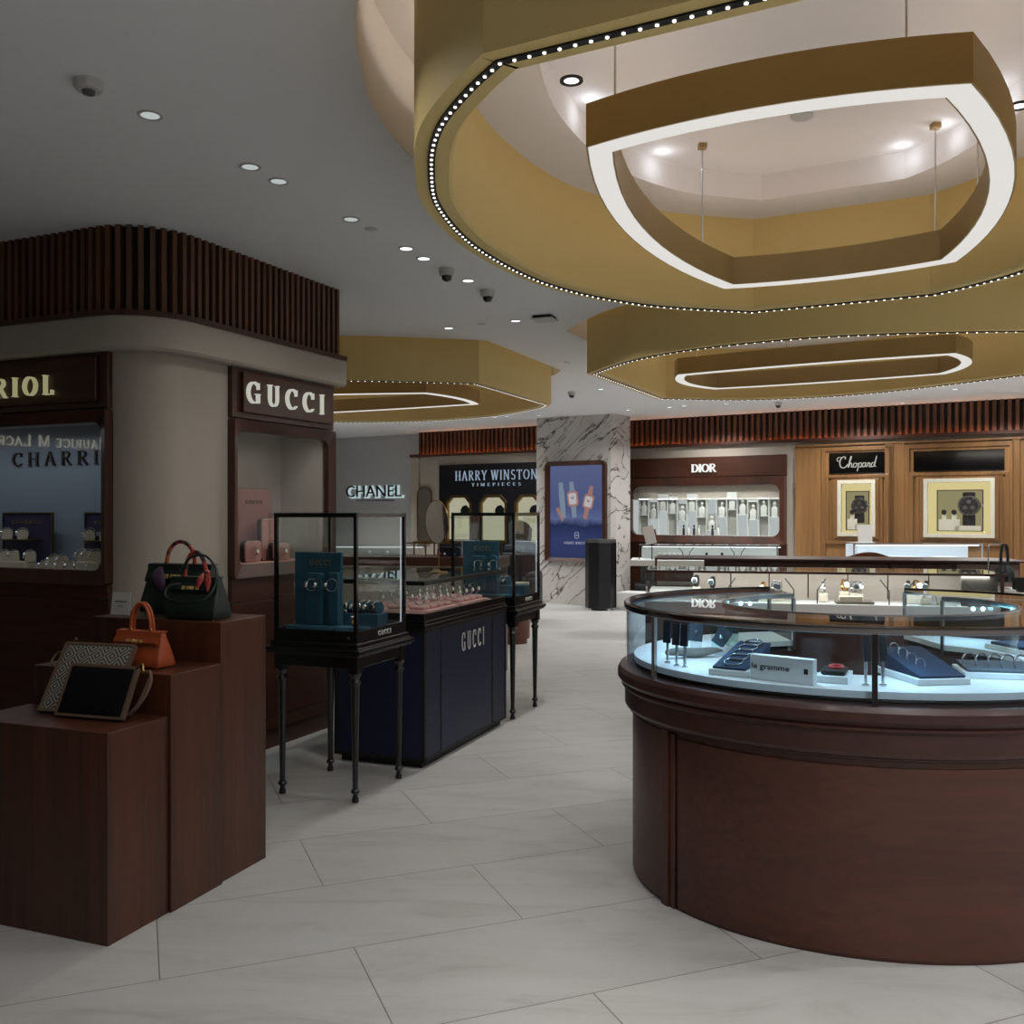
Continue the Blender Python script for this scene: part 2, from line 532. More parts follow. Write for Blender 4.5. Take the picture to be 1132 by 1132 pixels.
# ---------------------------------------------------------------- lettering
def arc(cx, cy, rx, ry, a0, a1, n=14):
    return [(cx + rx * cos(R(a0 + (a1 - a0) * i / (n - 1))), cy + ry * sin(R(a0 + (a1 - a0) * i / (n - 1)))) for i in range(n)]

def stroke(mb, pts, w, y0, y1, closed=False):
    n = len(pts)
    L, Rr = [], []
    for i in range(n):
        a = pts[(i - 1) % n] if (closed or i) else pts[i]
        c = pts[(i + 1) % n] if (closed or i < n - 1) else pts[i]
        dx, dz = c[0] - a[0], c[1] - a[1]
        l = sqrt(dx * dx + dz * dz) or 1
        ww = (w[i] if isinstance(w, list) else w) / 2
        L.append((pts[i][0] - dz / l * ww, pts[i][1] + dx / l * ww)); Rr.append((pts[i][0] + dz / l * ww, pts[i][1] - dx / l * ww))
    rg = [[(L[i][0], y0, L[i][1]), (Rr[i][0], y0, Rr[i][1]), (Rr[i][0], y1, Rr[i][1]), (L[i][0], y1, L[i][1])] for i in range(n)]
    mb.loft(rg, loop=closed)

T_, t_ = .16, .075
def _sf(x, y, h=.13):
    yy = y + .025 if y < .5 else y - .025
    return ([(x - h, yy), (x + h, yy)], .05)
def glyphs():
    s = lambda *a: ([(a[0], a[1]), (a[2], a[3])], a[4])
    G = {}
    G['I'] = (.34, [s(.17, 0, .17, 1, T_), _sf(.17, 0), _sf(.17, 1)])
    G['H'] = (.92, [s(.17, 0, .17, 1, T_), s(.75, 0, .75, 1, T_), s(.17, .5, .75, .5, t_), _sf(.17, 0), _sf(.17, 1), _sf(.75, 0), _sf(.75, 1)])
    G['U'] = (.86, [s(.17, .32, .17, 1, T_), (arc(.43, .33, .26, .3, 180, 360), .1), s(.69, .32, .69, 1, .1), _sf(.17, 1), _sf(.69, 1, .1)])
    G['C'] = (.82, [(arc(.45, .5, .38, .46, 42, 318, 24), [.07 + .1 * sin(pi * i / 23) for i in range(24)]), s(.73, .66, .73, .96, .05)])
    G['G'] = (.88, [(arc(.45, .5, .38, .46, 42, 300, 24), [.07 + .1 * sin(pi * i / 23) for i in range(24)]), s(.73, .66, .73, .96, .05), s(.72, .04, .72, .45, T_), ([(.56, .45), (.84, .45)], .05)])
    G['D'] = (.88, [s(.17, 0, .17, 1, T_), (arc(.36, .5, .42, .46, 90, -90, 18), [.06 + .11 * sin(pi * i / 17) for i in range(18)]), s(.04, .97, .36, .97, .06), s(.04, .03, .36, .03, .06)])
    G['O'] = (.92, [(arc(.46, .5, .38, .46, 0, 340, 26), [.08 + .08 * abs(cos(2 * pi * i / 26)) for i in range(26)], True)])
    G['R'] = (.84, [s(.17, 0, .17, 1, T_), (arc(.38, .75, .25, .22, 90, -90, 12), .11), s(.04, .97, .38, .97, .06), s(.17, .52, .4, .52, .06), s(.38, .52, .74, 0, .13), _sf(.17, 0), _sf(.76, 0, .07)])
    G['P'] = (.7, G['R'][1][:4] + [_sf(.17, 0)])
    G['A'] = (.86, [s(.1, 0, .42, 1, t_), s(.42, 1, .76, 0, T_), s(.22, .34, .62, .34, .06), _sf(.1, 0, .1), _sf(.76, 0, .12)])
    G['Y'] = (.84, [s(.1, 1, .42, .46, T_), s(.74, 1, .42, .46, t_), s(.42, 0, .42, .5, T_), _sf(.1, 1, .12), _sf(.74, 1, .1), _sf(.42, 0)])
    G['W'] = (1.18, [s(.1, 1, .34, 0, T_), s(.34, 0, .58, 1, t_), s(.58, 1, .82, 0, T_), s(.82, 0, 1.06, 1, t_), _sf(.1, 1, .1), _sf(1.06, 1, .1), _sf(.58, 1, .1)])
    G['N'] = (.96, [s(.16, 0, .16, 1, t_), s(.16, 1, .78, 0, T_), s(.78, 0, .78, 1, t_), _sf(.16, 0, .1), _sf(.14, 1, .1), _sf(.78, 1, .1)])
    G['S'] = (.68, [(arc(.34, .73, .22, .24, 35, 268, 14), .11), (arc(.34, .27, .25, .24, 92, -150, 14), .12)])
    G['T'] = (.8, [s(.4, 0, .4, 1, T_), s(.06, .96, .74, .96, .07), s(.07, .8, .07, .99, .05), s(.73, .8, .73, .99, .05), _sf(.4, 0)])
    G['M'] = (1.08, [s(.15, 0, .15, 1, t_), s(.15, 1, .52, .05, T_), s(.52, .05, .9, 1, t_), s(.9, 0, .9, 1, T_), _sf(.15, 0, .1), _sf(.9, 0), _sf(.15, 1, .1), _sf(.9, 1, .1)])
    G['E'] = (.72, [s(.17, 0, .17, 1, T_), s(.04, .97, .62, .97, .06), s(.17, .52, .5, .52, .06), s(.04, .03, .64, .03, .06), s(.62, .8, .62, 1, .05), s(.64, 0, .64, .22, .05)])
    G['L'] = (.68, [s(.17, 0, .17, 1, T_), s(.04, .03, .62, .03, .06), s(.62, 0, .62, .24, .05), _sf(.17, 1)])
    G['X'] = (.86, [s(.1, 1, .76, 0, T_), s(.76, 1, .1, 0, t_), _sf(.1, 1, .1), _sf(.76, 0, .1), _sf(.76, 1, .1), _sf(.1, 0, .1)])
    G['F'] = (.66, G['E'][1][:3] + [_sf(.17, 0)])
    return G
GL = glyphs()

def serif(txt, w, h, cx=0, cz=0, y0=-.01, y1=0, space=.1, weight=1.0, small=None):
    """capitals cut with serifs, fitted to a width and a height, standing in x, z and facing -y"""
    mb = MB(); x = 0
    for k, ch in enumerate(txt):
        if ch == ' ':
            x += .45; continue
        sc = 1.0 if (small is None or k in small) else .78
        gw, st = GL[ch]
        for q in st:
            ww = q[1]
            ww = [v * weight * sc for v in ww] if isinstance(ww, list) else ww * weight * sc
            stroke(mb, [(x + a * sc, b * sc) for a, b in q[0]], ww, y0, y1, len(q) > 2)
        x += (gw + space) * sc
    xs = [p[0] for p in mb.v]; zs = [p[2] for p in mb.v]
    a, b = min(xs), max(xs); c, d = min(zs), max(zs)
    mb.v = [(cx + ((p[0] - a) / (b - a) - .5) * w, p[1], cz + ((p[2] - c) / (d - c) - .5) * h) for p in mb.v]
    return mb

def sans(txt, w, h, cx=0, cz=0, y0=-.01, y1=0, bold=.0):
    cu = bpy.data.curves.new('t', 'FONT'); cu.body = txt; cu.extrude = .05; cu.offset = bold; cu.resolution_u = 3
    o = bpy.data.objects.new('t', cu); COL.objects.link(o)
    dg = bpy.context.evaluated_depsgraph_get()
    me = bpy.data.meshes.new_from_object(o.evaluated_get(dg))
    mb = MB()
    xs = [v.co.x for v in me.vertices]; zs = [v.co.y for v in me.vertices]
    a, b = min(xs), max(xs); c, d = min(zs), max(zs)
    mb.add([(cx + ((v.co.x - a) / (b - a) - .5) * w, (y0 if v.co.z > 0 else y1), cz + ((v.co.y - c) / (d - c) - .5) * h) for v in me.vertices],
           [tuple(p.vertices) for p in me.polygons])
    bpy.data.objects.remove(o); bpy.data.curves.remove(cu); bpy.data.meshes.remove(me)
    return mb

def flat_with_holes(outer, holes, z):
    cu = bpy.data.curves.new('h', 'CURVE'); cu.dimensions = '2D'; cu.fill_mode = 'BOTH'
    for loop in [outer] + holes:
        sp = cu.splines.new('POLY'); sp.points.add(len(loop) - 1)
        for p, q in zip(sp.points, loop): p.co = (q[0], q[1], 0, 1)
        sp.use_cyclic_u = True
    o = bpy.data.objects.new('h', cu); COL.objects.link(o)
    dg = bpy.context.evaluated_depsgraph_get()
    me = bpy.data.meshes.new_from_object(o.evaluated_get(dg))
    mb = MB()
    mb.add([(v.co.x, v.co.y, z) for v in me.vertices], [tuple(p.vertices) for p in me.polygons])
    bpy.data.objects.remove(o); bpy.data.curves.remove(cu); bpy.data.meshes.remove(me)
    return mb

def area(loc, size, power, col=(1, .96, .9), rot=(0, 0, 0), sy=None, spread=180):
    l = bpy.data.lights.new('lamp', 'AREA'); l.energy = power; l.color = col; l.size = size
    if sy: l.shape = 'RECTANGLE'; l.size_y = sy
    else: l.shape = 'DISK'
    l.spread = R(spread)
    o = bpy.data.objects.new('lamp_light', l); COL.objects.link(o)
    o.location = loc; o.rotation_euler = rot
    return o
def spot(loc, power, col=(1, .97, .92), ang=100, blend=.6, rot=(0, 0, 0), r=.03):
    l = bpy.data.lights.new('spot', 'SPOT'); l.energy = power; l.color = col; l.spot_size = R(ang); l.spot_blend = blend; l.shadow_soft_size = r
    o = bpy.data.objects.new('spot_light', l); COL.objects.link(o)
    o.location = loc; o.rotation_euler = rot
    return o
def objm(name, pairs, parent=None, smooth=None, bevel=0):
    """one mesh whose surface carries more than one material"""
    v, f, mi = [], [], []
    for k, (mb, mt) in enumerate(pairs):
        o = len(v); v += mb.v
        f += [tuple(i + o for i in q) for q in mb.f]; mi += [k] * len(mb.f)
    big = MB(); big.v, big.f = v, f
    me = bpy.data.meshes.new(name); me.from_pydata(v, [], f)
    for _, mt in pairs: me.materials.append(mt)
    me.polygons.foreach_set('material_index', mi)
    bm = bmesh.new(); bm.from_mesh(me); bmesh.ops.recalc_face_normals(bm, faces=bm.faces); bm.to_mesh(me); bm.free()
    if smooth:
        me.polygons.foreach_set('use_smooth', [True] * len(me.polygons)); me.set_sharp_from_angle(angle=R(smooth))
    o = link(bpy.data.objects.new(name, me), parent)
    if bevel:
        m = o.modifiers.new('bevel', 'BEVEL'); m.width = bevel; m.segments = 2; m.limit_method = 'ANGLE'
    return o

def fx(fr, px, y=0.0):
    """distance along a frame's own x at which the photograph's column px meets the plane local y"""
    k = (px - CX) / F
    ox, oy, _ = fr(0, y)
    return (k * oy - ox) / (cos(fr.rz) - k * sin(fr.rz))
def fz(fr, px, py, y=0.0):
    x = fx(fr, px, y)
    return EYE + (CY - py) / F * fr(x, y)[1]

# ---------------------------------------------------------------- room shell
XL, XR, YF = -9.0, 7.6, -3.5
WALL = Fr(4.13, 14.9, R(-33))                      # the long far wall; local y runs into it
def wall_xy(s, y=0): return WALL(s, y)[:2]
fl = MB().prism([(XL, YF), (XR, YF), (XR, 15), (XL, 26)], -.05, 0)
struct('floor', fl, M['floor'])

def sym(half, c):
    return half + [(2 * c[0] - x, 2 * c[1] - y) for x, y in half]
d1 = spline([(-.0745, 2.467), (-.18, 2.67), (-.285, 2.95), (-.335, 3.3), (-.335, 3.75), (-.185, 4.36), (.17, 5.03), (.72, 5.5), (1.42, 5.71)], 6)
d1 = sym(d1, (1.13, 3.85))[::-1]
d2 = spline([(.64, 8.18), (.86, 7.5), (1.2, 6.99), (1.68, 6.6), (2.3, 6.33), (3.32, 6.2), (4.1, 6.3), (4.6, 6.7)], 5) + \
     spline([(4.95, 7.4), (4.44, 8.31), (3.78, 9.35), (3.14, 9.9), (2.37, 10.13), (1.5, 10.0)], 6)
d3 = spline([(-4.0, 9.5), (-3.0, 8.85), (-2.0, 8.6), (-1.2, 8.56), (-.3, 8.75)], 6) + \
     spline([(.43, 10.5), (.33, 10.95), (-.23, 11.85), (-1.18, 12.5), (-2.3, 12.6), (-3.4, 12.2), (-4.2, 11.2)], 6)
DR = [(d1, .19), (d2, .17), (d3, .1)]
holes = [offset(d, g) for d, g in DR]
cl = flat_with_holes([(XL, YF), (XR, YF), (XR, 15), (XL, 26)], holes, CEIL)
struct('ceiling', cl, M['ceiling'])
for i, h in enumerate(holes):
    struct('ceiling_recess', MB().sweep(h, [(0, CEIL + .001), (0, CEIL + .42), (.02, CEIL + .42), (.02, CEIL + .001)]), M['recess'])
    up = MB().prism(offset(h, .02), CEIL + .42, CEIL + .44)
    struct('ceiling_recess', up, M['recess'])

def drum(path, label, step, inner=True, pend=None):
    c = (sum(p[0] for p in path) / len(path), sum(p[1] for p in path) / len(path))
    t = thing('ceiling_drum', label, 'ceiling feature', (c[0], c[1], DRUM), 0, 'ochre ceiling drums')
    p = [(x - c[0], y - c[1]) for x, y in path]
    obj('drum_shell', MB().sweep(p, [(0, 0), (0, .58), (-.13, .58), (-.13, .012), (-.118, 0)]), M['gold'], t, smooth=32)
    tr = MB().sweep(p, [(-.045, .001), (-.045, -.006), (-.07, -.006), (-.07, .001)])
    dots = MB()
    q = offset(p, -.0575)
    acc = 0
    for i in range(len(q)):
        a, b = q[i], q[(i + 1) % len(q)]
        l = sqrt((b[0] - a[0]) ** 2 + (b[1] - a[1]) ** 2)
        while acc < l:
            f = acc / l
            dots.disc((a[0] + (b[0] - a[0]) * f, a[1] + (b[1] - a[1]) * f, -.005), (0, 0, -1), .0052, .004, 6)
            acc += step
        acc -= l
    objm('led_track', [(tr, M['blackmat']), (dots, M['led'])], t)
    obj('cove_light', MB().sweep(p, [(-.09, .585), (-.09, .595), (-.11, .595), (-.11, .585)]), M['coveled'], t)
    # inside: an annulus, a riser and a raised field above it
    an = flat_with_holes(offset(p, -.12), [offset(p, -.45)], .52)
    obj('inner_soffit', an, M['recess'], t)
    obj('inner_riser', MB().sweep(offset(p, -.45), [(0, .521), (0, .66), (.015, .66), (.015, .521)]), M['recess'], t)
    obj('raised_field', MB().prism(offset(p, -.40), .66, .68), M['recess'], t)
    return t
drum(d1, 'largest ochre ceiling drum, hanging over the round glass counter', .043)
drum(d2, 'ochre ceiling drum behind the largest one, over the rear counters', .062)
drum(d3, 'ochre ceiling drum beyond the corner shopfront with white letters', .062)

def barrel(A, B, C, D, ba, bb):
    """four corners counter-clockwise, sides bowed outwards by ba (A-B, C-D) and bb (B-C, D-A)"""
    out = []
    for (p, q), bow in (((A, B), ba), ((B, C), bb), ((C, D), ba), ((D, A), bb)):
        dx, dy = q[0] - p[0], q[1] - p[1]; l = sqrt(dx * dx + dy * dy)
        for i in range(14):
            f = i / 14
            k = bow * 4 * f * (1 - f)
            out.append((p[0] + dx * f + dy / l * k, p[1] + dy * f - dx / l * k))
    return out
def pendant(A, B, C, D, ba, bb, label, rods, h=.14):
    path = barrel(A, B, C, D, ba, bb)
    c = (sum(p[0] for p in path) / len(path), sum(p[1] for p in path) / len(path))
    t = thing('pendant_light', label, 'pendant light', (c[0], c[1], DRUM), 0, 'bronze pendant lights')
    p = [(x - c[0], y - c[1]) for x, y in path]
    obj('bronze_band', MB().sweep(p, [(0, 0), (0, h), (-.09, h), (-.09, 0)]), M['bronze'], t, smooth=32)
    obj('diffuser', MB().sweep(p, [(-.007, -.003), (-.007, .02), (-.083, .02), (-.083, -.003)]), M['diffuser'], t)
    obj('added_uplight', MB().sweep(p, [(-.02, h - .01), (-.02, h + .002), (-.07, h + .002), (-.07, h - .01)]), M['uplight'], t)  # unseen glowing top added to warm the inside of the drum
    q = offset(p, -.045)
    for f in rods:
        x, y = q[int(f * len(q)) % len(q)]
        r = obj('suspension_rod', MB().tube([(x, y, h), (x, y, .655)], .004), M['steel'], t)
        obj('rod_cap', MB().box(x - .02, x + .02, y - .02, y + .02, .635, .66), M['bronze'], r)
    return t
pendant((.239, 3.10), (1.267, 2.634), (2.096, 4.515), (1.117, 5.067), .085, .17, 'largest bowed bronze pendant ring lamp inside the nearest drum', (.03, .23, .45, .53, .8))
pendant((1.42, 8.23), (3.29, 7.11), (3.71, 8.20), (1.95, 9.22), .06, .16, 'bronze pendant ring lamp inside the drum over the rear counters', (.02, .12, .23, .6))
pendant((-3.4, 9.9), (-.85, 9.47), (-.357, 10.5), (-2.6, 11.6), .05, .1, 'bronze pendant ring lamp partly hidden behind the corner shopfront', (.2, .6))

# walls out of the picture and at the far end
struct('wall_front', MB().box(XL, XR, YF - .1, YF, 0, 3.5), M['recess'])
struct('wall_right', MB().box(XR, XR + .1, YF, 15, 0, 3.5), M['recess'])
struct('wall_left', MB().box(XL - .1, XL, YF, 26, 0, 3.5), M['beige'])
sL, sC, sR = -17.0, fx(WALL, 464.5), 4.13
rzW = R(-33)
struct('wall_back', MB().box(sC, sR, 0, .2, 0, 3.05), M['beige'], loc=WALL(0, 0), rz=rzW)
struct('wall_back', MB().box(sL, sC + .1, .2, .4, 0, 3.05), M['greywall'], loc=WALL(0, 0), rz=rzW)
struct('trim_1', MB().box(sC - .2, sR, -.085, .2, 2.57, 2.6).box(sC - .2, sR, -.085, -.075, 2.6, 2.622), M['mahogx'], loc=WALL(0, 0), rz=rzW)
struct('trim_2', MB().box(sC - .2, sC, -.045, .2, 0, 2.57), M['beige'], loc=WALL(0, 0), rz=rzW)
def slats(x0, x1, z0, z1, step, w, d, y=0):
    mb = MB()
    n = int((x1 - x0) / step)
    for i in range(n + 1):
        x = x0 + i * step
        mb.box(x, x + w, y - d, y - .002, z0, z1)
    return mb
s = struct('trim_3', slats(sC, sR, 2.6, 3.05, .095, .046, .045), M['slat'], loc=WALL(0, 0), rz=rzW)
struct('trim_4', MB().box(sC, sR, -.003, -.0005, 2.6, 3.05), M['slatback'], loc=WALL(0, 0), rz=rzW)
t = thing('cove_light_strip', 'warm light strip at the foot of the far wooden slats', 'light strip', WALL(0, -.058, 2.601), rzW)
obj('light_strip', MB().box(sC, sR, -.006, .0, 0, .006), M['warmled'], t)

# ---------------------------------------------------------------- the corner shop block
K = (-1.97, 5.15)
FR = Fr(K[0], K[1], R(66))                          # right face: local x away from the camera, local y into the block
FL = Fr(K[0], K[1], R(-24))                         # left face: local x to the right
fil = [(.27 + .27 * cos(R(a)), .27 + .27 * sin(R(a))) for a in range(270, 179, -10)]   # (s, w), right face to left face
def corner(path): return [FR(s, w)[:2] for s, w in path]
end = 1.75
body = [(end, 0)] + fil + [(0, 3.4), (end, 3.4)]
fil_path = [(end, 0)] + fil + [(0, 3.4)]
mid = [(end, 0), (1.655, 0), (1.655, .42), (.70, .42), (.70, 0)] + fil + [(0, .30), (.42, .30), (.42, 2.35), (0, 2.35), (0, 3.4), (end, 3.4)]
wl = MB()
wl.prism(corner(body), .0, 1.12); wl.prism(corner(mid), 1.12, 2.05); wl.prism(corner(body), 2.05, CEIL)
struct('wall_corner', wl, M['beige'], smooth=35)
pth = corner(fil_path)[::-1]       # outline with the block on its left: runs from left end to right end
# check orientation so that positive offsets point out of the block
def outward(path):
    a = offset(path, .1, False)[0]
    return a
o0 = offset(pth, .1, False)[-1]
if FR.inv(*o0)[1] > 0: pth = pth[::-1]
struct('trim_5', MB().sweep(pth, [(-.02, 2.375), (.095, 2.375), (.11, 2.39), (.11, 2.54), (.105, 2.555), (-.02, 2.555)], False), M['beige'], smooth=35)
struct('trim_6', MB().sweep(pth, [(-.02, 2.555), (.118, 2.555), (.118, 2.585), (-.02, 2.585)], False), M['mahogx'])
struct('trim_7', MB().sweep(pth, [(-.02, 2.585), (.03, 2.585), (.03, CEIL), (-.02, CEIL)], False), M['slatback'])
sl = MB()
acc = 0; pp = offset(pth, .055, False)
for i in range(len(pp) - 1):
    a, b = pp[i], pp[i + 1]
    l = sqrt((b[0] - a[0]) ** 2 + (b[1] - a[1]) ** 2)
    th = atan2(b[1] - a[1], b[0] - a[0])
    while acc < l:
        f = acc / l
        sl.cbox((a[0] + (b[0] - a[0]) * f, a[1] + (b[1] - a[1]) * f, (2.585 + CEIL) / 2), (.027, .04, CEIL - 2.585), th)
        acc += .057
    acc -= l
struct('trim_8', sl, M['slat'])

def shop_window(label, fr, x0, x1, sides, depth, back, sign_fn=None, zs=(2.07, 2.385), inner=None, zf=(1.10, 2.06), seams=(), base=True, skirt=True):
    """a built-in shop window: sign board, framed pane, lined recess and the panelling under it; x0, x1 on the face"""
    t = thing('shop_window', label, 'shop window', fr(0, 0, 0), fr.rz)
    sb = obj('sign_board', MB().box(x0, x1, -.035, .0, zs[0], zs[1]), M['mahogx'], t, bevel=.004)
    a, b = inner
    obj('raised_board', MB().box(a, b, -.06, -.035, zs[0] + .035, zs[1] - .035), M['mahogx'], sb, bevel=.004)
    w = .055
    obj('window_frame', MB().frame(rrect(x0, x1, zf[0], zf[1], .02, 8), rrect(x0 + w, x1 - w, zf[0] + w * 1.4, zf[1] - w * 1.2, .06, 8), -.055, .02, -.03), M['mahog'], t, smooth=40)
    obj('glass_pane', MB().box(x0 + w * .6, x1 - w * .6, -.012, -.006, zf[0] + w * .6, zf[1] - w * .6), M['glass'], t)
    bx = MB()
    A, B, z0, z1 = x0 + .03, x1 - .03, zf[0] + .03, zf[1] - .03
    obj('back_panel', MB().box(A, B, depth - .02, depth - .005, z0, z1), back, t)
    li = MB().box(A - .012, A, .0, depth, z0, z1).box(B, B + .012, .0, depth, z0, z1).box(A, B, .0, depth, z1, z1 + .012)
    obj('recess_lining', li, M['greywall'], t)
    obj('display_floor', MB().box(A, B, .0, depth, z0 - .012, z0 + .02), M['white'], t)
    if base:
        pn = MB()
        zz = [.12] + list(seams) + [zf[0]]
        n = 2 if x1 - x0 > 1.5 else 1
        for i in range(n):
            p, q = x0 + (x1 - x0) * i / n, x0 + (x1 - x0) * (i + 1) / n
            for c, d in zip(zz[:-1], zz[1:]):
                pn.box(p + .002, q - .002, -.03, 0, c + .002, d - .002)
        obj('base_panel', pn, M['mahogx'], t, bevel=.002)
        obj('plinth', MB().box(x0 + .02, x1 - .02, -.015, 0, 0, .12), M['mahogx'], t)
    return t, sb
# right face
a0, a1 = fx(FR, 251.5), 1.705
tR, sbR = shop_window('corner shop window with large white sign letters and pink display blocks', FR, a0, a1, None, .4, M['greige'],
                      inner=(a0 + .075, a1 - .045), seams=(.2, .62, .95))
g0, g1 = fx(FR, 272, -.06), fx(FR, 356, -.06)
obj('lettering', serif('GUCCI', g1 - g0, .135, (g0 + g1) / 2, fz(FR, 312, 440, -.06) , -.085, -.06, .5, .58), M['signdim'], sbR)
# left face
b1 = -.235; b0 = -2.3
tL, sbL = shop_window('shop window on the left with watches before lattice paper', FL, b0, b1, None, .4, M['bluepat'],
                      inner=(b0 + .06, b1 - .065), seams=(.35, .72, 1.02))
q1 = fx(FL, 60, -.06)
obj('lettering', serif('CHARRIOL', 1.05, .115, q1 - .525, fz(FL, 40, 427, -.06), -.085, -.06, .42, .62), M['signgold'], sbL)
bp = [c for c in tL.children if c.name.startswith('back_panel')][0]
c0, c1 = fx(FL, 15, .38), fx(FL, 146, .38)
obj('lettering', serif('CHARRIOL', c1 - c0, .09, (c0 + c1) / 2, fz(FL, 60, 507, .38), .366, .38, .42, .8), M['letterdark'], bp)
obj('light_bar', MB().box(b0 + .2, b1 - .1, .03, .06, 2.024, 2.03), M['diffuser'], tL)
obj('light_bar', MB().box(a0 + .1, a1 - .1, .03, .06, 2.024, 2.03), M['diffuser'], tR)
# ---------------------------------------------------------------- small goods used in many places
def watch_proto(name, label, cat, band, dialm, r=.03, w=.016, oval=1.12, dr=.017, thick=.003):
    """a closed strap standing in local y, z with the dial facing -y and a little up; origin at the foot"""
    t = thing(name, label, cat)
    n = 18
    rg = []
    for i in range(n):
        a = 2 * pi * i / n
        ww = w * (.75 + .25 * max(0, -cos(a)))
        c, s = cos(a), sin(a)
        rg.append([(-ww / 2, r * c, r * oval * (1 + s)), (ww / 2, r * c, r * oval * (1 + s)),
                   (ww / 2, (r - thick) * c, r * oval * (1 + s) - thick * s), (-ww / 2, (r - thick) * c, r * oval * (1 + s) - thick * s)])
    obj('strap', MB().loft(rg, loop=True), band, t, smooth=50)
    ca = obj('case', MB().disc((0, -r + .002, r * oval * 1.06), (0, -1, .22), dr, .008, 14), M['steel'], t, smooth=40)
    obj('dial', MB().disc((0, -r - .006, r * oval * 1.085), (0, -1, .22), dr * .82, .0012, 14), dialm, ca)
    return Proto(t)
dial_dark = plain('dark_dial', '#1a2027', .3)
dial_white = plain('pale_dial', '#d8d6cf', .3)
dial_teal = plain('deep_teal_dial', '#12302e', .3)
M['gold_m'] = plain('polished_gold', '#c99a4c', .25, 1.0)
P_steel = watch_proto('wrist_watch', 'x', 'watch', M['steel'], dial_dark)
P_pale = watch_proto('wrist_watch', 'x', 'watch', M['steel'], dial_white, .032, .013, 1.1, .013)
P_gold = watch_proto('wrist_watch', 'x', 'watch', M['gold_m'], dial_white, .03, .014)
P_bangle = watch_proto('bangle_watch', 'x', 'watch', M['steel'], dial_white, .034, .007, 1.1, .013, .0025)
P_dark = watch_proto('wrist_watch', 'x', 'watch', M['blackmat'], dial_teal, .03, .017)

# ---------------------------------------------------------------- stepped plinths and the bags on them
RZP = R(-20.9)
PL = Fr(-1.394, 3.306, RZP)      # front right corner of the lowest plinth; x to the right, y away
def plinth(x1, y0, y1, h, w, label):
    c = PL(x1 - w / 2, (y0 + y1) / 2)
    t = obj('display_plinth', MB().box(-w / 2, w / 2, -(y1 - y0) / 2, (y1 - y0) / 2, 0, h), M['mahog'], None, bevel=.003)
    t.location = c; t.rotation_euler = (0, 0, RZP)
    return tag(t, label, 'plinth', 'stepped wooden plinths')
plinth(0, 0, .302, .736, .68, 'lowest of three stepped dark wood plinths, under the two clutches')
plinth(.012, .304, .606, .89, .68, 'middle stepped dark wood plinth, under the orange handbag')
plinth(.0, .608, .915, 1.053, .665, 'tallest of three stepped dark wood plinths, under the green handbags')

def handbag(name, label, leather, w, h, d, loc, rz, hr, hm=None, scarf=False, strap=False):
    """a stiff top-handled bag: wide foot, narrow mouth, folded flap, belt and clasp"""
    t = thing(name, label, 'handbag', loc, rz)
    def ring(z, f, g, r=.012):
        return [(x, y, z) for x, y in rrect(-w / 2 * f, w / 2 * f, -d / 2 * g, d / 2 * g, min(r, d / 2 * g * .8), 3)]
    bd = MB().loft([ring(.006, .97, .94), ring(.014, 1, 1), ring(h * .3, .975, .88), ring(h * .62, .93, .62), ring(h * .88, .885, .36), ring(h, .87, .3), ring(h + .003, .85, .22)])
    obj('bag_body', bd, leather, t, smooth=40)
    # gusset pleat and flap
    fp = MB()
    ys = lambda z: -d / 2 * (1 if z <= .014 else 1 - .12 * (z / (h * .3)) if z < h * .3 else .88 - .26 * (z - h * .3) / (h * .32) if z < h * .62 else .62 - .26 * (z - h * .62) / (h * .26) if z < h * .88 else .36 - .06 * (z - h * .88) / (h * .12)) - .004
    zt = [h + .008, h + .006, h * .9, h * .74, h * .66]
    rg = []
    for i, z in enumerate(zt):
        y = .012 if i == 0 else ys(min(z, h)) - .002
        ww = w * (.45 if i < 3 else .462)
        rg.append([(-ww, y, z), (ww, y, z), (ww, y + .004, z - (.006 if i == 0 else 0)), (-ww, y + .004, z - (.006 if i == 0 else 0))])
    fp.loft(rg)
    obj('flap', fp, leather, t, bevel=.0015)
    bt = MB()
    zb = h * .78
    for sx in (-1, 1):
        bt.cbox((sx * w * .25, ys(zb) - .013, zb), (w * .36, .004, h * .11), 0, -.35)
    obj('belt', bt, leather, t, bevel=.001)
    cl = MB()
    cl.cbox((0, ys(zb) - .019, zb), (w * .13, .006, h * .085), 0, -.35)
    cl.disc((0, ys(zb) - .019, zb), (0, -1, .3), .007, .009, 10)
    for sx in (-1, 1): cl.cbox((sx * w * .13, ys(zb) - .018, zb), (w * .05, .006, h * .09), 0, -.35)
    obj('clasp', cl, M['clasp'], t, bevel=.001)
    for sx in (-1, 1):
        for sy in (-1, 1): obj('bag_foot', MB().disc((sx * w * .42, sy * d * .38, 0), (0, 0, 1), .006, .008, 8), M['brass'], t)
    ha = MB()
    hw = w * .2
    for yy in ((-d * .12,) if scarf == 'one' else (-d * .1, d * .06)):
        pts = [(-hw, yy, h - .03), (-hw, yy, h + .01)] + [(-hw * cos(R(a)), yy, h + .01 + hr * sin(R(a))) for a in range(8, 173, 11)] + [(hw, yy, h + .01), (hw, yy, h - .03)]
        ha.tube(pts, .009 if scarf else .0065, 8)
    obj('top_handle', ha, hm or leather, t, smooth=60)
    for sx in (-1, 1):
        rg = MB()
        rg.tube([(sx * hw + .012 * cos(R(a)), -d * .12 - .004, h + .006 + .012 * sin(R(a))) for a in range(0, 360, 36)], .0022, 6, True)
        obj('handle_ring', rg, M['brass'], t, smooth=60)
    return t
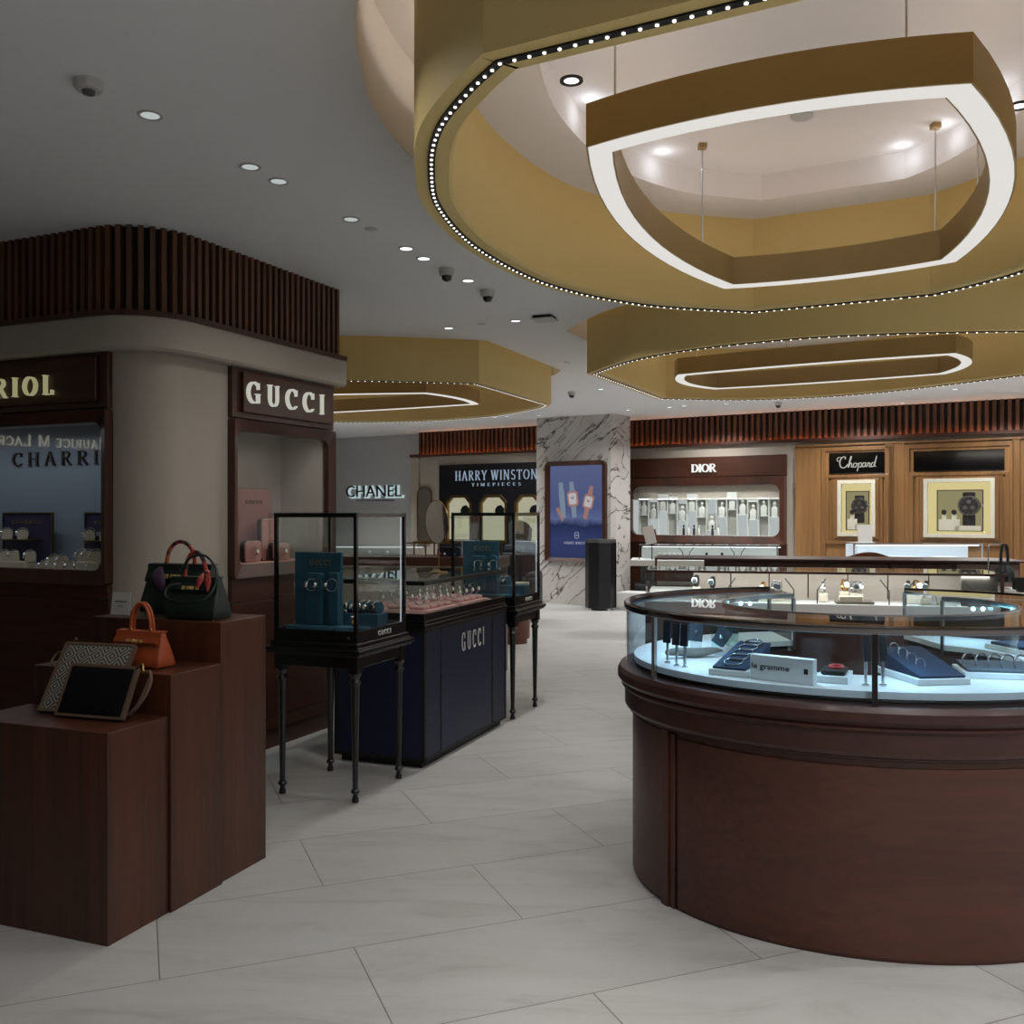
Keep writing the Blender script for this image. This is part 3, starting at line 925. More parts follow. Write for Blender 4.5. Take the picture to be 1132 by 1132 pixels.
# orange bag on the middle plinth
def on(px, py, z): return onz(px, py, z) + (z,)
ob = on(158, 731, .89)
handbag('handbag', 'small orange leather handbag with top handle on the middle plinth', M['orangeleather'], .255, .135, .10, (-1.462, 3.795, .89), RZP + R(-2), .105)
# two green bags
big = handbag('handbag', 'large dark green handbag with scarf-wrapped handle at the back of the tallest plinth', M['greenleather'], .37, .212, .15, (-1.452, 4.24, 1.053), RZP + R(2), .095, M['scarf'], scarf='one')
kn = MB()
kn.loft([[(-.085 + q[0] * .4, -.045 + q[1] * .5, .205) for q in ell(.02, .02, n=10)], [(-.08 + q[0], -.075 + q[1] * .5, .17) for q in ell(.04, .03, n=10)],
         [(-.06 + q[0], -.085 + q[1] * .4, .13) for q in ell(.03, .03, n=10)], [(-.05 + q[0] * .6, -.085 + q[1] * .3, .105) for q in ell(.01, .02, n=10)]])
obj('scarf_tail', kn, plain('violet_scarf', '#3a1c3c', .5, var=.3, scale=60), big, smooth=50)
sm = handbag('handbag', 'smaller dark green handbag with red scarf handle in front of the larger one', M['greenleather'], .255, .17, .13, (-1.318, 4.022, 1.053), RZP + R(4), .1, M['scarf'], scarf='one')
st = MB()
st.tube([(-.11 + .0 * i, 0, 0) for i in range(1)] + spline([(-.06, -.045, .15), (-.10, -.07, .13), (-.085, -.085, .09), (0, -.09, .075), (.085, -.08, .09), (.115, -.05, .14), (.11, -.03, .21), (.05, -.02, .265), (-.02, -.025, .255), (-.06, -.03, .2)], 5), .0055, 6)
obj('shoulder_strap', st, M['greenleather'], sm, smooth=60)
kn = MB()
for dx, dy, L_ in ((.0, 0, .075), (-.018, -.012, .06)):
    kn.loft([[(.075 + dx + q[0] * .5, -.035 + dy + q[1] * .5, .195) for q in ell(.012, .012, n=10)], [(.083 + dx * 1.6 + q[0], -.05 + dy + q[1] * .35, .195 - L_ * .45) for q in ell(.017, .017, n=10)], [(.09 + dx * 2.2 + q[0] * .3, -.06 + dy + q[1] * .2, .195 - L_) for q in ell(.012, .012, n=10)]])
kn.ball((.07, -.035, .195), .014, .012, .014, 10, 6)
obj('scarf_tail', kn, M['scarf'], sm, smooth=50)

def clutch(label, bl, br, z, lean, h, face, shear=0.0):
    """a flat zipped pouch leaning back; bl, br the two lower corners"""
    w = sqrt((br[0] - bl[0]) ** 2 + (br[1] - bl[1]) ** 2); rz = atan2(br[1] - bl[1], br[0] - bl[0])
    t = thing('clutch_bag', label, 'clutch bag', (bl[0], bl[1], z), rz)
    t.rotation_euler = (-lean, 0, rz)
    def pil(x0, x1, z0, z1, th):
        mb = MB()
        n, m = 8, 6
        rg = []
        o = rrect(x0, x1, z0, z1, .008, 3)
        c = ((x0 + x1) / 2, (z0 + z1) / 2)
        sc = lambda f: [(c[0] + (x - c[0]) * f, c[1] + (zz - c[1]) * f) for x, zz in o]
        for f, y in ((.3, -th), (.75, -th * .92), (.95, -th * .6), (1, -.003), (1, .003), (.95, th * .6), (.3, th)):
            rg.append([(x, y, zz) for x, zz in sc(f)])
        return mb.loft(rg)
    obj('pouch', pil(0, w, 0, h, .012), face, t, smooth=50)
    b = .009
    obj('edge_binding', MB().frame(rrect(-.002, w + .002, -.001, h + .002, .009, 4), rrect(b, w - b, b, h - b, .006, 4), -.0105, .0105), M['tan'], t, bevel=.001)
    obj('zip', MB().box(.01, w - .01, -.004, .004, h, h + .005), M['brass'], t)
    return t, w
L1, R1 = onz(43, 788, .736), onz(122, 793, .736)
c1, w1 = clutch('large diamond-patterned grey clutch standing behind the black one on the lowest plinth', L1, R1, .742, R(33), .285, M['diamond'])
obj('zip_pull', MB().tube([(.03, -.005, .292), (.036, -.008, .305), (.045, -.006, .296)], .003, 6), M['brass'], c1)
obj('wrist_chain', MB().tube(spline([(0, 0, .25), (-.03, .0, .235), (-.035, .0, .2), (-.012, 0, .18)], 5), .004, 6), M['brass'], c1)
L2, R2 = [(p[0] - .009, p[1] - .024) for p in (onz(67.5, 791, .736), onz(141.5, 797, .736))]
c2, w2 = clutch('black clutch with taupe edging leaning at the front of the lowest plinth', L2, R2, .742, R(26), .198, M['clutchblack'])
obj('snap_hook', MB().tube(spline([(w2 - .005, -.008, .19), (w2 + .012, -.012, .205), (w2 + .02, -.01, .21), (w2 + .03, -.006, .185), (w2 + .05, 0, .19)], 4), .0045, 6), M['brass'], c2)
ws = MB()
rg = []
for p in spline([(w2 + .05, 0, .19), (w2 + .068, .0, .15), (w2 + .06, 0, .09), (w2 + .02, .01, .03), (w2 - .01, .03, .025), (w2 + .015, .035, .08), (w2 + .04, .02, .15), (w2 + .05, .01, .185)], 5):
    rg.append([(p[0], p[1] - .007, p[2]), (p[0], p[1] + .007, p[2]), (p[0] + .003, p[1] + .007, p[2] + .002), (p[0] + .003, p[1] - .007, p[2] + .002)])
obj('wrist_strap', ws.loft(rg), M['tan'], c2)
cd = on(131, 686, 1.053)
t = thing('price_card', 'small white card standing on the tallest plinth left of the green handbags', 'card', (-1.705, 4.17, 1.053), RZP)
t.rotation_euler = (-.12, 0, RZP)
obj('card', MB().box(-.05, .05, -.002, .002, 0, .098), plain('card_white', '#b9b8b4', .4), t)
obj('lettering', sans('saint maison', .07, .01, 0, .055, -.003, -.002).add(sans('lumiere', .03, .006, 0, .035, -.003, -.002).v, sans('lumiere', .03, .006, 0, .035, -.003, -.002).f) if False else MB().box(-.032, .032, -.003, -.002, .056, .0595).box(-.014, .014, -.003, -.002, .037, .0395), M['letterdark'], t)

# ---------------------------------------------------------------- glass vitrines on turned legs
RZV = R(-21)
def leg_prof(h):
    return [(.012, 0), (.018, .002), (.018, .02), (.013, .03), (.013, .042), (.022, .05), (.024, .056), (.022, .064), (.015, .07), (.0145, .1),
            (.022, h - .09), (.023, h - .085), (.029, h - .075), (.029, h - .066), (.022, h - .058), (.022, h - .045), (.03, h - .035), (.031, h - .025), (.024, h - .018), (.024, h)]
def vitrine(c, label):
    t = thing('display_vitrine', label, 'display case', (c[0], c[1], 0), RZV, 'black vitrines on turned legs')
    hx, hy = .25, .275
    tp = MB()
    def slab(a, b, z0, z1): tp.box(-a, a, -b, b, z0, z1)
    slab(.268, .293, .79, .80); slab(.288, .313, .768, .792); slab(.276, .301, .756, .77); slab(.262, .287, .80, .822)
    obj('table_top', tp, M['black'], t, bevel=.004)
    obj('apron', MB().box(-.245, .245, -.27, .27, .69, .757), M['black'], t, bevel=.003)
    for sx in (-1, 1):
        for sy in (-1, 1):
            x, y = sx * .222, sy * .239
            l = MB().lathe(leg_prof(.69), (x, y, 0), 16).box(x - .03, x + .03, y - .03, y + .03, .672, .757)
            obj('leg', l, M['black'], t, smooth=45)
    bs = obj('case_base', MB().frame([(-hx, -hy), (hx, -hy), (hx, hy), (-hx, hy)], [(-hx + .012, -hy + .012), (hx - .012, -hy + .012), (hx - .012, hy - .012), (-hx + .012, hy - .012)], 0, 1), M['black'], t)
    me = bs.data
    for v in me.vertices:           # built in x, z; stand it up as a rail round the case
        x, y, z = v.co; v.co = (x, z, .82 + .065 * y)
    obj('lock', MB().disc((hx - .045, -hy + .0, .85), (0, -1, 0), .009, .005, 14), M['steel'], bs)
    lt = serif('GUCCI', .14, .026, 0, 0, -.004, 0, .22, .8)
    l = obj('lettering', lt, M['letterwhite'], bs)
    l.rotation_euler = (0, 0, R(90)); l.location = (hx + .0005, .02, .853)
    fr = MB()
    p = .009
    for sx in (-1, 1):
        for sy in (-1, 1):
            x, y = sx * (hx - p), sy * (hy - p)
            fr.box(x - p, x + p, y - p, y + p, .885, 1.475)
    fr.box(-hx, hx, -hy, -hy + .02, 1.472, 1.494).box(-hx, hx, hy - .02, hy, 1.472, 1.494).box(-hx, -hx + .02, -hy, hy, 1.472, 1.494).box(hx - .02, hx, -hy, hy, 1.472, 1.494)
    obj('case_frame', fr, M['black'], t)
    g = .004
    for nm, b in (('glass_pane', (-hx + .018, hx - .018, -hy + .006, -hy + .01)), ('glass_pane', (-hx + .018, hx - .018, hy - .01, hy - .006)),
                  ('glass_pane', (-hx + .006, -hx + .01, -hy + .018, hy - .018)), ('glass_pane', (hx - .01, hx - .006, -hy + .018, hy - .018))):
        obj(nm, MB().box(*b, .88, 1.474), M['glass'], t)
    obj('glass_top', MB().box(-hx, hx, -hy, hy, 1.494, 1.5), M['glassg'], t)
    obj('display_floor', MB().box(-hx + .013, hx - .013, -hy + .013, hy - .013, .825, .862), M['white'], t)
    obj('light_bar', MB().box(hx - .024, hx - .019, hy - .026, hy - .021, .87, 1.47), M['tube'], t)
    return t
V1, V2 = (-.931, 5.256), (-.1165, 7.243)
vitrine(V1, 'nearer black glass vitrine on turned legs beside the stepped plinths')
vitrine(V2, 'farther black glass vitrine on turned legs beyond the navy case')
def teal_board(fr, label, loc, z, s=1.0):
    """backboard with letters, two upright pads"""
    t = thing('display_board', label, 'display board', fr(loc[0], loc[1], z), fr.rz)
    bd = obj('board', MB().box(-.145 * s, .145 * s, -.012, .012, 0, .42 * s), M['teal'], t, bevel=.004)
    obj('lettering', serif('GUCCI', .125 * s, .032 * s, .015 * s, .365 * s, -.015, -.012, .22, .8), M['lettergold'], bd)
    obj('foot', MB().box(-.145 * s, .145 * s, -.10, .012, 0, .03), M['teal'], t, bevel=.003)
    obj('upright_pad', MB().loft([[(x, y, z2) for x, z2 in rrect(-.055 * s, .045 * s, .03, .31 * s, .015)] for y in (-.05, -.012)]), M['teal'], t, bevel=.004)
    obj('upright_pad', MB().loft([[(x, y, z2) for x, z2 in rrect(.085 * s, .142 * s, .03, .315 * s, .012)] for y in (-.04, -.012)]), M['teal'], t, bevel=.004)
    return t
def block(name, label, cat, fr, loc, d, z, mat, rz=0.0, group=None, bevel=.004, tilt=0.0):
    t = obj(name, MB().box(-d[0] / 2, d[0] / 2, -d[1] / 2, d[1] / 2, 0, d[2]), mat, None, bevel=bevel)
    t.location = fr(loc[0], loc[1], z); t.rotation_euler = (tilt, 0, fr.rz + rz)
    return tag(t, label, cat, group)
def goods(c, which, full):
    fr = Fr(c[0], c[1], RZV)
    z = .863
    teal_board(fr, 'teal display board with gold letters inside the %s vitrine' % which, (-.085, -.1), z)
    block('watch_riser', 'long teal block carrying a row of watches in the %s vitrine' % which, 'display riser', fr, (.115, .05), (.22, .12, .085), z, M['teal'], R(0))
    block('watch_tray', 'low teal tray at the front of the %s vitrine' % which, 'tray', fr, (.15, -.14), (.16, .10, .03), z, M['teal'], R(10))
    n = 5 if full else 2
    for i in range(n):
        y = .03 + i * .042
        cu = MB().disc((-.02, 0, .031), (1, 0, 0), .03, .04, 14)
        o = obj('watch_cushion', cu, M['teal'], None, smooth=40)
        p = fr(y, .04, z + .085)
        o.location = p; o.rotation_euler = (0, 0, RZV + R(-30))
        w = ('nearest', 'second', 'third', 'fourth', 'fifth')[i]
        tag(o, 'round teal cushion, %s in the row in the %s vitrine' % (w, which), 'cushion', 'teal watch cushions')
        P = (P_steel, P_pale, P_steel, P_pale, P_steel)[i]
        P.put((p[0], p[1], p[2] - .008), RZV + R(-30), '%s of the watches in a row on the teal block in the %s vitrine' % (w, which), scale=1.15, group='watches in the black vitrines')
    for i, (x, P, nm) in enumerate(((-.02, P_steel, 'left'), (.035, P_dark, 'middle'), (.105, P_pale, 'right'))):
        p = fr(x - .06, -.1 - .083, z + .215)
        P.put(p, RZV + R(-40), '%s of three watches fixed high on the teal board in the %s vitrine' % (nm, which), group='watches in the black vitrines')
    if full:
        p = fr(.15, -.14, z + .03)
        P = P_gold.put((p[0], p[1], p[2] + .004), RZV + R(20), 'watch with gold strap lying on the low teal tray of the nearer vitrine', rx=R(-70), group='watches in the black vitrines')
goods(V1, 'nearer', True)
goods(V2, 'farther', False)
fr = Fr(V2[0], V2[1], RZV)
block('jewel_box', 'white box beside the teal block in the farther vitrine', 'box', fr, (.13, .17), (.13, .08, .10), .863, M['cream'], R(15))

# ---------------------------------------------------------------- the navy studded case between them
NC = (-.5575, 6.294)
NF = Fr(NC[0], NC[1], R(-21))
t = thing('counter_case', 'navy leather counter case with black studded edges and white letters', 'display case', (NC[0], NC[1], 0), NF.rz)
hx, hy = .3, .65
obj('plinth', MB().box(-hx + .03, hx - .03, -hy + .03, hy - .03, 0, .045), M['blackmat'], t)
cb = obj('case_body', MB().box(-hx, hx, -hy, hy, .04, .815), M['navy'], t, bevel=.004)
eb = MB()
def bands(mb, e, w):
    for sx in (-1, 1):
        for sy in (-1, 1):
            x, y = sx * hx, sy * hy
            mb.box(min(x - sx * w, x + sx * e), max(x - sx * w, x + sx * e), min(y, y + sy * e), max(y, y + sy * e), .04, .815)
            mb.box(min(x, x + sx * e), max(x, x + sx * e), min(y - sy * w, y + sy * e), max(y - sy * w, y + sy * e), .04, .815)
    for z0, z1 in ((.04, .04 + w), (.815 - w, .815)):
        for sx in (-1, 1):
            x = sx * hx; mb.box(min(x, x + sx * e), max(x, x + sx * e), -hy, hy, z0, z1)
        for sy in (-1, 1):
            y = sy * hy; mb.box(-hx, hx, min(y, y + sy * e), max(y, y + sy * e), z0, z1)
bands(eb, .003, .022)
for y in (-.42, .4):
    eb.box(hx, hx + .003, y - .007, y + .007, .04, .815)
obj('edge_band', eb, M['blackmat'], t)
rv = MB()
for y in (-hy + .011, -.42, .4, hy - .011):
    for i in range(11): rv.disc((hx + .002, y, .07 + i * .072), (1, 0, 0), .006, .005, 8, .003)
for z in (.051, .804):
    for i in range(22): rv.disc((hx + .002, -hy + .03 + i * (2 * hy - .06) / 21, z), (1, 0, 0), .006, .005, 8, .003)
    for i in range(10): rv.disc((-hx + .03 + i * (2 * hx - .06) / 9, -hy - .002, z), (0, -1, 0), .006, .005, 8, .003)
obj('stud', rv, plain('gunmetal_stud', '#2a2a2d', .3, .9), t)
lt = obj('lettering', serif('GUCCI', .36, .12, 0, 0, -.006, 0, .5, .5), M['letterwhite'], cb)
lt.rotation_euler = (0, 0, R(90)); lt.location = (hx + .001, .06, .675)
tp = MB().box(-hx - .012, hx + .012, -hy - .012, hy + .012, .815, .842).box(-hx - .004, hx + .004, -hy - .004, hy + .004, .842, .862)
obj('case_moulding', tp, M['black'], t, bevel=.003)
ra = MB()
def rim(mb, a, b, w, z0, z1):
    mb.box(-a, a, -b, -b + w, z0, z1).box(-a, a, b - w, b, z0, z1).box(-a, -a + w, -b + w, b - w, z0, z1).box(a - w, a, -b + w, b - w, z0, z1)
rim(ra, hx, hy, .012, .862, .905)
obj('case_base', ra, M['black'], t, bevel=.002)
ra = MB(); rim(ra, hx + .004, hy + .004, .03, 1.07, 1.094)
obj('case_frame', ra, M['black'], t, bevel=.002)
obj('glass_top', MB().box(-hx - .002, hx + .002, -hy - .002, hy + .002, 1.094, 1.1), M['glassg'], t)
for b in ((-hx, hx, -hy, -hy + .005), (-hx, hx, hy - .005, hy), (-hx, -hx + .005, -hy + .005, hy - .005), (hx - .005, hx, -hy + .005, hy - .005)):
    obj('glass_pane', MB().box(*b, .9, 1.072), M['glass'], t)
obj('display_floor', MB().box(-hx + .012, hx - .012, -hy + .012, hy - .012, .863, .885), M['white'], t)
obj('light_bar', MB().box(hx - .03, hx - .02, -hy + .06, hy - .06, 1.072, 1.078), M['tube'], t)
# pink trays with bangle watches
ordn = ['nearest', 'second', 'third', 'fourth', 'fifth', 'sixth', 'seventh', 'eighth', 'ninth', 'farthest']
for k, (y0, ny) in enumerate(((-.27, 4), (.24, 4))):
    tl = block('pink_tray', 'pink velvet tray in the %s half of the navy case' % ('near', 'far')[k], 'tray', NF, (.02, y0), (.46, .44, .022), .886, M['pink'])
    for i in range(ny):
        for j in range(3):
            lx, ly = .16 - j * .15, y0 - .16 + i * .105
            nm = ('front', 'middle', 'back')[j] + ' row, ' + ordn[i + k * 4] + ' from the near end'
            b = block('watch_cushion', 'low pink pad in the navy case, ' + nm, 'cushion', NF, (lx, ly), (.105, .085, .022), .908, M['pink'], 0, 'pink pads in the navy case', .008)
            P = P_bangle
            p = NF(lx, ly, .93)
            P.put(p, R(62 + 9 * ((i * 3 + j) % 3)), 'steel bangle watch in the navy case, ' + nm, group='bangle watches in the navy case', scale=1.15)
# oval mirror standing on the case
mx = NF(.055, .06)
t = thing('table_mirror', 'oval brass-rimmed mirror on a thin stand on the navy case', 'mirror', (mx[0], mx[1], 1.1), R(-8))
obj('mirror_base', MB().lathe([(.001, 0), (.06, 0), (.06, .006), (.012, .012), (.006, .02)], n=24), M['brass'], t, smooth=40)
obj('stand_rod', MB().tube([(0, .0, .01), (0, .0, .21)], .005), M['brass'], t)
el = [(x, z + .335) for x, z in ell(.088, .145, n=40)]
el2 = [(x, z + .335) for x, z in ell(.084, .141, n=40)]
a = obj('mirror_rim', MB().frame(el, el2, -.006, .008), M['brass'], t, smooth=40)
b = obj('mirror_face', MB().plate(el2, -.003, .006), M['mirror'], t)
for o in (a, b): o.rotation_euler = (R(4), R(0), R(-18))
# ---------------------------------------------------------------- the horseshoe glass counter
RC = (1.48, 4.0)
TO0, TO1, TI0, TI1 = 100.4, 422.0, 107.0, 399.6
NS = 72
def hs(a, b, a2, b2):
    """outer and inner edge of the horseshoe, open at the back"""
    return ell(a, b, n=NS, t0=TO0, t1=TO1), ell(a2, b2, n=NS, t0=TI0, t1=TI1)
def hs_solid(mb, a, b, z0, z1, a2=.585, b2=.475):
    o, i = hs(a, b, a2, b2)
    return mb.prism(o + i[::-1], z0, z1)
def hs_wall(mb, outer, th, z0, z1, closed_ends=True):
    p = outer
    q = offset(p, -th, False)
    return mb.prism(p + q[::-1], z0, z1)
t = thing('glass_counter', 'round glass-topped mahogany counter with lit displays on the right', 'shop counter', (RC[0], RC[1], 0))
TC = t
bd = MB()
hs_solid(bd, .965, .83, .0, .70)
obj('counter_body', bd, M['counterwood'], t, smooth=35)
# curved front panels set between pilasters
def arcpart(a, b, t0, t1, n): return ell(a, b, n=n, t0=t0, t1=t1)
def curved_box(mb, t0, t1, off, th, z0, z1, n=14, a=.965, b=.83):
    p = ell(a, b, n=n, t0=t0, t1=t1)
    return mb.prism(offset(p, off + th, False) + offset(p, off, False)[::-1], z0, z1)
def theta_px(px, a, b, front=True):
    k = (px - CX) / F
    best = None
    for i in range(0, 7200):
        th = i / 20
        x, y = RC[0] + a * cos(R(th)), RC[1] + b * sin(R(th))
        # outer normal must face the camera
        if (cos(R(th)) / a) * x + (sin(R(th)) / b) * y > 0: continue
        d = abs(x / y - k)
        if best is None or d < best[0]: best = (d, th)
    return best[1]
thp = theta_px(735, .98, .84)
pan = obj('front_panel', curved_box(MB(), thp + 4.2, thp + 112, 0, .006, .012, .648, 60), M['counterwood'], t, smooth=35)
obj('front_panel', curved_box(MB(), thp - 50, thp - 2.6, 0, .006, .012, .66, 30), M['counterwood'], t, smooth=35)
pl = MB(); curved_box(pl, thp - 1.6, thp + 1.2, .0, .018, .0, .672, 4); curved_box(pl, thp + 1.4, thp + 3.2, .0, .010, .0, .66, 4)
obj('pilaster', pl, M['counterwood'], t, smooth=35, bevel=.002)
cp = MB()
OUT = ell(1.0, .865, n=NS, t0=TO0, t1=TO1)
prof = [(-.06, .672), (-.018, .672), (-.012, .676), (-.012, .682), (-.002, .688), (.004, .70), (.004, .765), (.010, .772), (.018, .778), (.018, .786), (.012, .79),
        (.024, .80), (.034, .812), (.034, .84), (.03, .848), (.024, .858), (-.06, .858)]
cp.sweep(OUT, prof, False)
hs_solid(cp, .95, .815, .68, .855)
obj('counter_cap', cp, M['capwood'], t, smooth=25)
dk = MB(); hs_solid(dk, .965, .83, .876, .900, .605, .495)
obj('display_deck', dk, plain('deck_board', '#cfd0cf', .55, var=.03), t, smooth=35)
dl = MB()
hs_solid(dl, .93, .795, .857, .877, .635, .525)
obj('deck_plinth', dl, M['chrome'], t, smooth=35)
gi, go = hs(.605, .495, .605, .495), ell(1.0, .865, n=NS, t0=TO0, t1=TO1)
obj('glass_pane', hs_wall(MB(), go, .006, .858, 1.1), M['paleblue'], t, smooth=35)
obj('glass_pane', hs_wall(MB(), ell(.587, .477, n=NS, t0=TI0, t1=TI1), .006, .858, 1.1), M['glass'], t, smooth=35)
e = MB()
for (ta, tb) in ((TO0, TI0), (TO1, TI1)):
    p = (1.0 * cos(R(ta)), .865 * sin(R(ta))); q = (.587 * cos(R(tb)), .477 * sin(R(tb)))
    d = sqrt((p[0] - q[0]) ** 2 + (p[1] - q[1]) ** 2)
    e = MB().cbox(((p[0] + q[0]) / 2, (p[1] + q[1]) / 2, .98), (d - .01, .006, .24), atan2(p[1] - q[1], p[0] - q[0]))
    obj('glass_pane', e, M['glass'], t)
tg = MB(); hs_solid(tg, .99, .855, 1.108, 1.118, .575, .465)
obj('glass_top', tg, M['topglass'], t, smooth=35)
ra = MB().sweep(ell(1.0, .865, n=NS, t0=TO0, t1=TO1), [(-.014, 1.096), (.006, 1.096), (.009, 1.1), (.009, 1.118), (.004, 1.123), (-.014, 1.123)], False)
obj('top_rail', ra, M['chrome'], t, smooth=40)
ri = MB().sweep(ell(.585, .475, n=NS, t0=TI0, t1=TI1), [(-.004, 1.1), (.010, 1.1), (.010, 1.121), (-.004, 1.121)], False)
obj('inner_rail', ri, M['steel'], t, smooth=40)
for px, m, w in ((722, 'steel', .022), (967, 'black', .018)):
    th = R(theta_px(px, 1.0, .865))
    x, y = 1.0 * cos(th), .865 * sin(th)
    obj('post', MB().cbox((x * .995, y * .995, .98), (w, .012, .245), th + pi / 2), M[m], t)
for (ta, a, b) in ((TO0, .995, .86), (TI0, .587, .477), (TO1, .995, .86), (TI1, .587, .477)):
    x, y = a * cos(R(ta)), b * sin(R(ta))
    obj('post', MB().cbox((x, y, .98), (.014, .014, .245), R(ta)), M['steel'], t)

ZD = .9005
def ringblock(name, label, cat, xy, d, mat, rz, z=ZD, tilt=0, bevel=.002, group=None):
    return block(name, label, cat, Fr(xy[0], xy[1], 0), (0, 0), d, z, mat, rz, group, bevel, tilt)
# name block with dark letters
a, b = onz(829, 750, ZD), onz(899, 758, ZD)
w = sqrt((b[0] - a[0]) ** 2 + (b[1] - a[1]) ** 2); rz = atan2(b[1] - a[1], b[0] - a[0])
t = thing('name_block', 'white name block with dark letters at the front of the round counter', 'sign', ((a[0] + b[0]) / 2, (a[1] + b[1]) / 2, ZD), rz)
obj('block', MB().box(-w / 2, w / 2, 0, .035, 0, .088), M['white'], t, bevel=.002)
obj('lettering', sans('le gramme', w * .6, .026, -w * .17, .046, -.0015, 0, .009), M['letterdark'], t)
obj('square_mark', MB().box(w * .36, w * .42, -.0015, 0, .036, .054), M['letterdark'], t)

def ring_proto(name, label, cat, r, th, mat, arcspan=360):
    mb = MB()
    if arcspan >= 360: mb.tube([(r * cos(R(q)), r * sin(R(q)), 0) for q in range(0, 360, 15)], th, 6, True)
    else: mb.tube([(r * cos(R(q)), r * sin(R(q)), 0) for q in range(int(-90 + (360 - arcspan) / 2), int(270 - (360 - arcspan) / 2) + 1, 10)], th, 6)
    o = obj(name, mb, mat, None, smooth=60)
    tag(o, label, cat)
    return Proto(o)
P_ring = ring_proto('bracelet', 'x', 'bracelet', .029, .0028, M['steel'])
P_cuff = ring_proto('cuff_bracelet', 'x', 'bracelet', .03, .0032, M['steel'], 290)

def board_tray(label_s, label_b, xy, d, rz, tilt, hb, bm, slabm='white', th=.022):
    s = ringblock('tray_slab', label_s, 'tray', xy, (d[0], d[1], th), M[slabm], rz)
    fr = Fr(xy[0], xy[1], rz)
    t = thing('display_board', label_b, 'display board', fr(0, -d[1] / 2 + .012, ZD + th), rz)
    t.rotation_euler = (tilt, 0, rz)
    L = (d[1] - .03) / cos(tilt)
    obj('board', MB().box(-d[0] / 2 + .012, d[0] / 2 - .012, 0, L, 0, .008), bm, t, bevel=.001)
    hh = L * sin(tilt)
    if hh > .01:
        pr = MB().loft([[(x, 0.004, 0), (x, L, 0), (x, L * cos(tilt) ** 2, -L * cos(tilt) * sin(tilt))] for x in (-d[0] / 2 + .016, d[0] / 2 - .016)])
        obj('wedge', pr, M['navyboard'], t)
    return t, L, fr
# left tray: five rings in a row along a sloping navy board
tb, L, fr = board_tray('white slab left of the name block', 'sloping navy board with a row of bracelets, left of the name block', (.875, 3.635), (.15, .32), R(-33), R(12), .1, M['navyboard'])
wd = ['nearest', 'second', 'third', 'fourth', 'farthest']
for i in range(5):
    y = .05 + i * .055
    rx = R(12)
    lp = fr(0.0, -.16 + .012 + y * cos(rx), ZD + .022 + y * sin(rx) + .013)
    P_ring.put(lp, R(-33), 'silver bracelet on the sloping navy board left of the name block, %s of five' % wd[i], rx=rx, scale=1.2, group='silver bracelets on the left navy board')
# right board: four cuffs standing
xy = onz(1018, 742, ZD)
tb, L, fr = board_tray('white slab behind the dark post at the front of the round counter', 'sloping navy board with a line of four ring bands right of the dark post', (1.475, 3.47), (.195, .31), R(8), R(13), .1, M['navyboard'])
for i in range(4):
    y = .09 + i * .052; rx = R(13)
    lp = fr(-.03 - .004 * i, -.155 + .012 + y * cos(rx), ZD + .022 + y * sin(rx) + .018)
    P_cuff.put(lp, R(12), 'slim open bangle on the navy board right of the dark post, %s of four' % ('nearest', 'second', 'third', 'farthest')[i], rx=R(75), scale=.62, group='slim bangles on the right navy board')
# right white tray with larger open cuffs
tb, L, fr = board_tray('white slab at the right edge of the round counter front', 'grey board with large open cuffs at the right of the round counter', (1.80, 3.52), (.30, .20), R(-12), R(4), .1, plain('grey_board', '#4c5057', .7))
for i in range(6):
    lp = fr(-.115 + i * .042, -.012 - .006 * i, ZD + .05)
    P_cuff.put(lp, R(14), 'large open cuff on the grey board, %s from the left of six' % ('first', 'second', 'third', 'fourth', 'fifth', 'sixth')[i], rx=R(82), group='open cuffs on the grey board')
# middle box with the red piece
a = onz(918, 748, ZD)
ringblock('tray_slab', 'small white slab with a black pad right of the name block', 'tray', (1.155, 3.43), (.105, .17, .024), M['white'], R(-25))
p = ringblock('pad', 'black rounded pad on the small white slab right of the name block', 'pad', (1.155, 3.43), (.085, .13, .018), M['blackmat'], R(-25), z=ZD + .0245, bevel=.008)
o = obj('red_clasp_bracelet', MB().tube([(.022 * cos(R(q)), .03 * sin(R(q)), 0) for q in range(0, 360, 20)], .005, 6, True), plain('red_enamel', '#b3312f', .35), None, smooth=60)
o.location = (1.16, 3.43, ZD + .0475); o.rotation_euler = (0, 0, R(-25)); tag(o, 'red bracelet lying on the black pad right of the name block', 'bracelet')

# slim blades on metal pins
def blade(xy, h, label, rz, tilt=R(8), wid=.03):
    t = thing('pin_display', label, 'display stand', (xy[0], xy[1], ZD), rz, 'slim display pins in the round counter')
    obj('pin', MB().tube([(0, 0, 0.004), (0, 0, h * .62)], .0055, 8).disc((0, 0, 0), (0, 0, 1), .013, .005, 12), M['steel'], t, smooth=40)
    obj('blade', MB().cbox((0, -.004, h * .75), (wid, .012, h * .52), 0, -tilt), plain('blade_black', '#1a1f26', .35), t, bevel=.002)
    return t
for (px, py, nm) in ((738, 733, 'leftmost of three near the chrome post'), (748, 736, 'middle one of three near the chrome post'), (757, 737.5, 'rightmost of three near the chrome post')):
    blade(onz(px, py, ZD), .165, 'slim dark display blade on a metal pin, ' + nm, R(-30))
blade(onz(957, 758, ZD), .17, 'slim dark display blade on a pin, left of the black post', R(10), wid=.026)
blade(onz(976, 758, ZD), .17, 'slim dark display blade on a pin, right of the black post', R(-10), wid=.026)
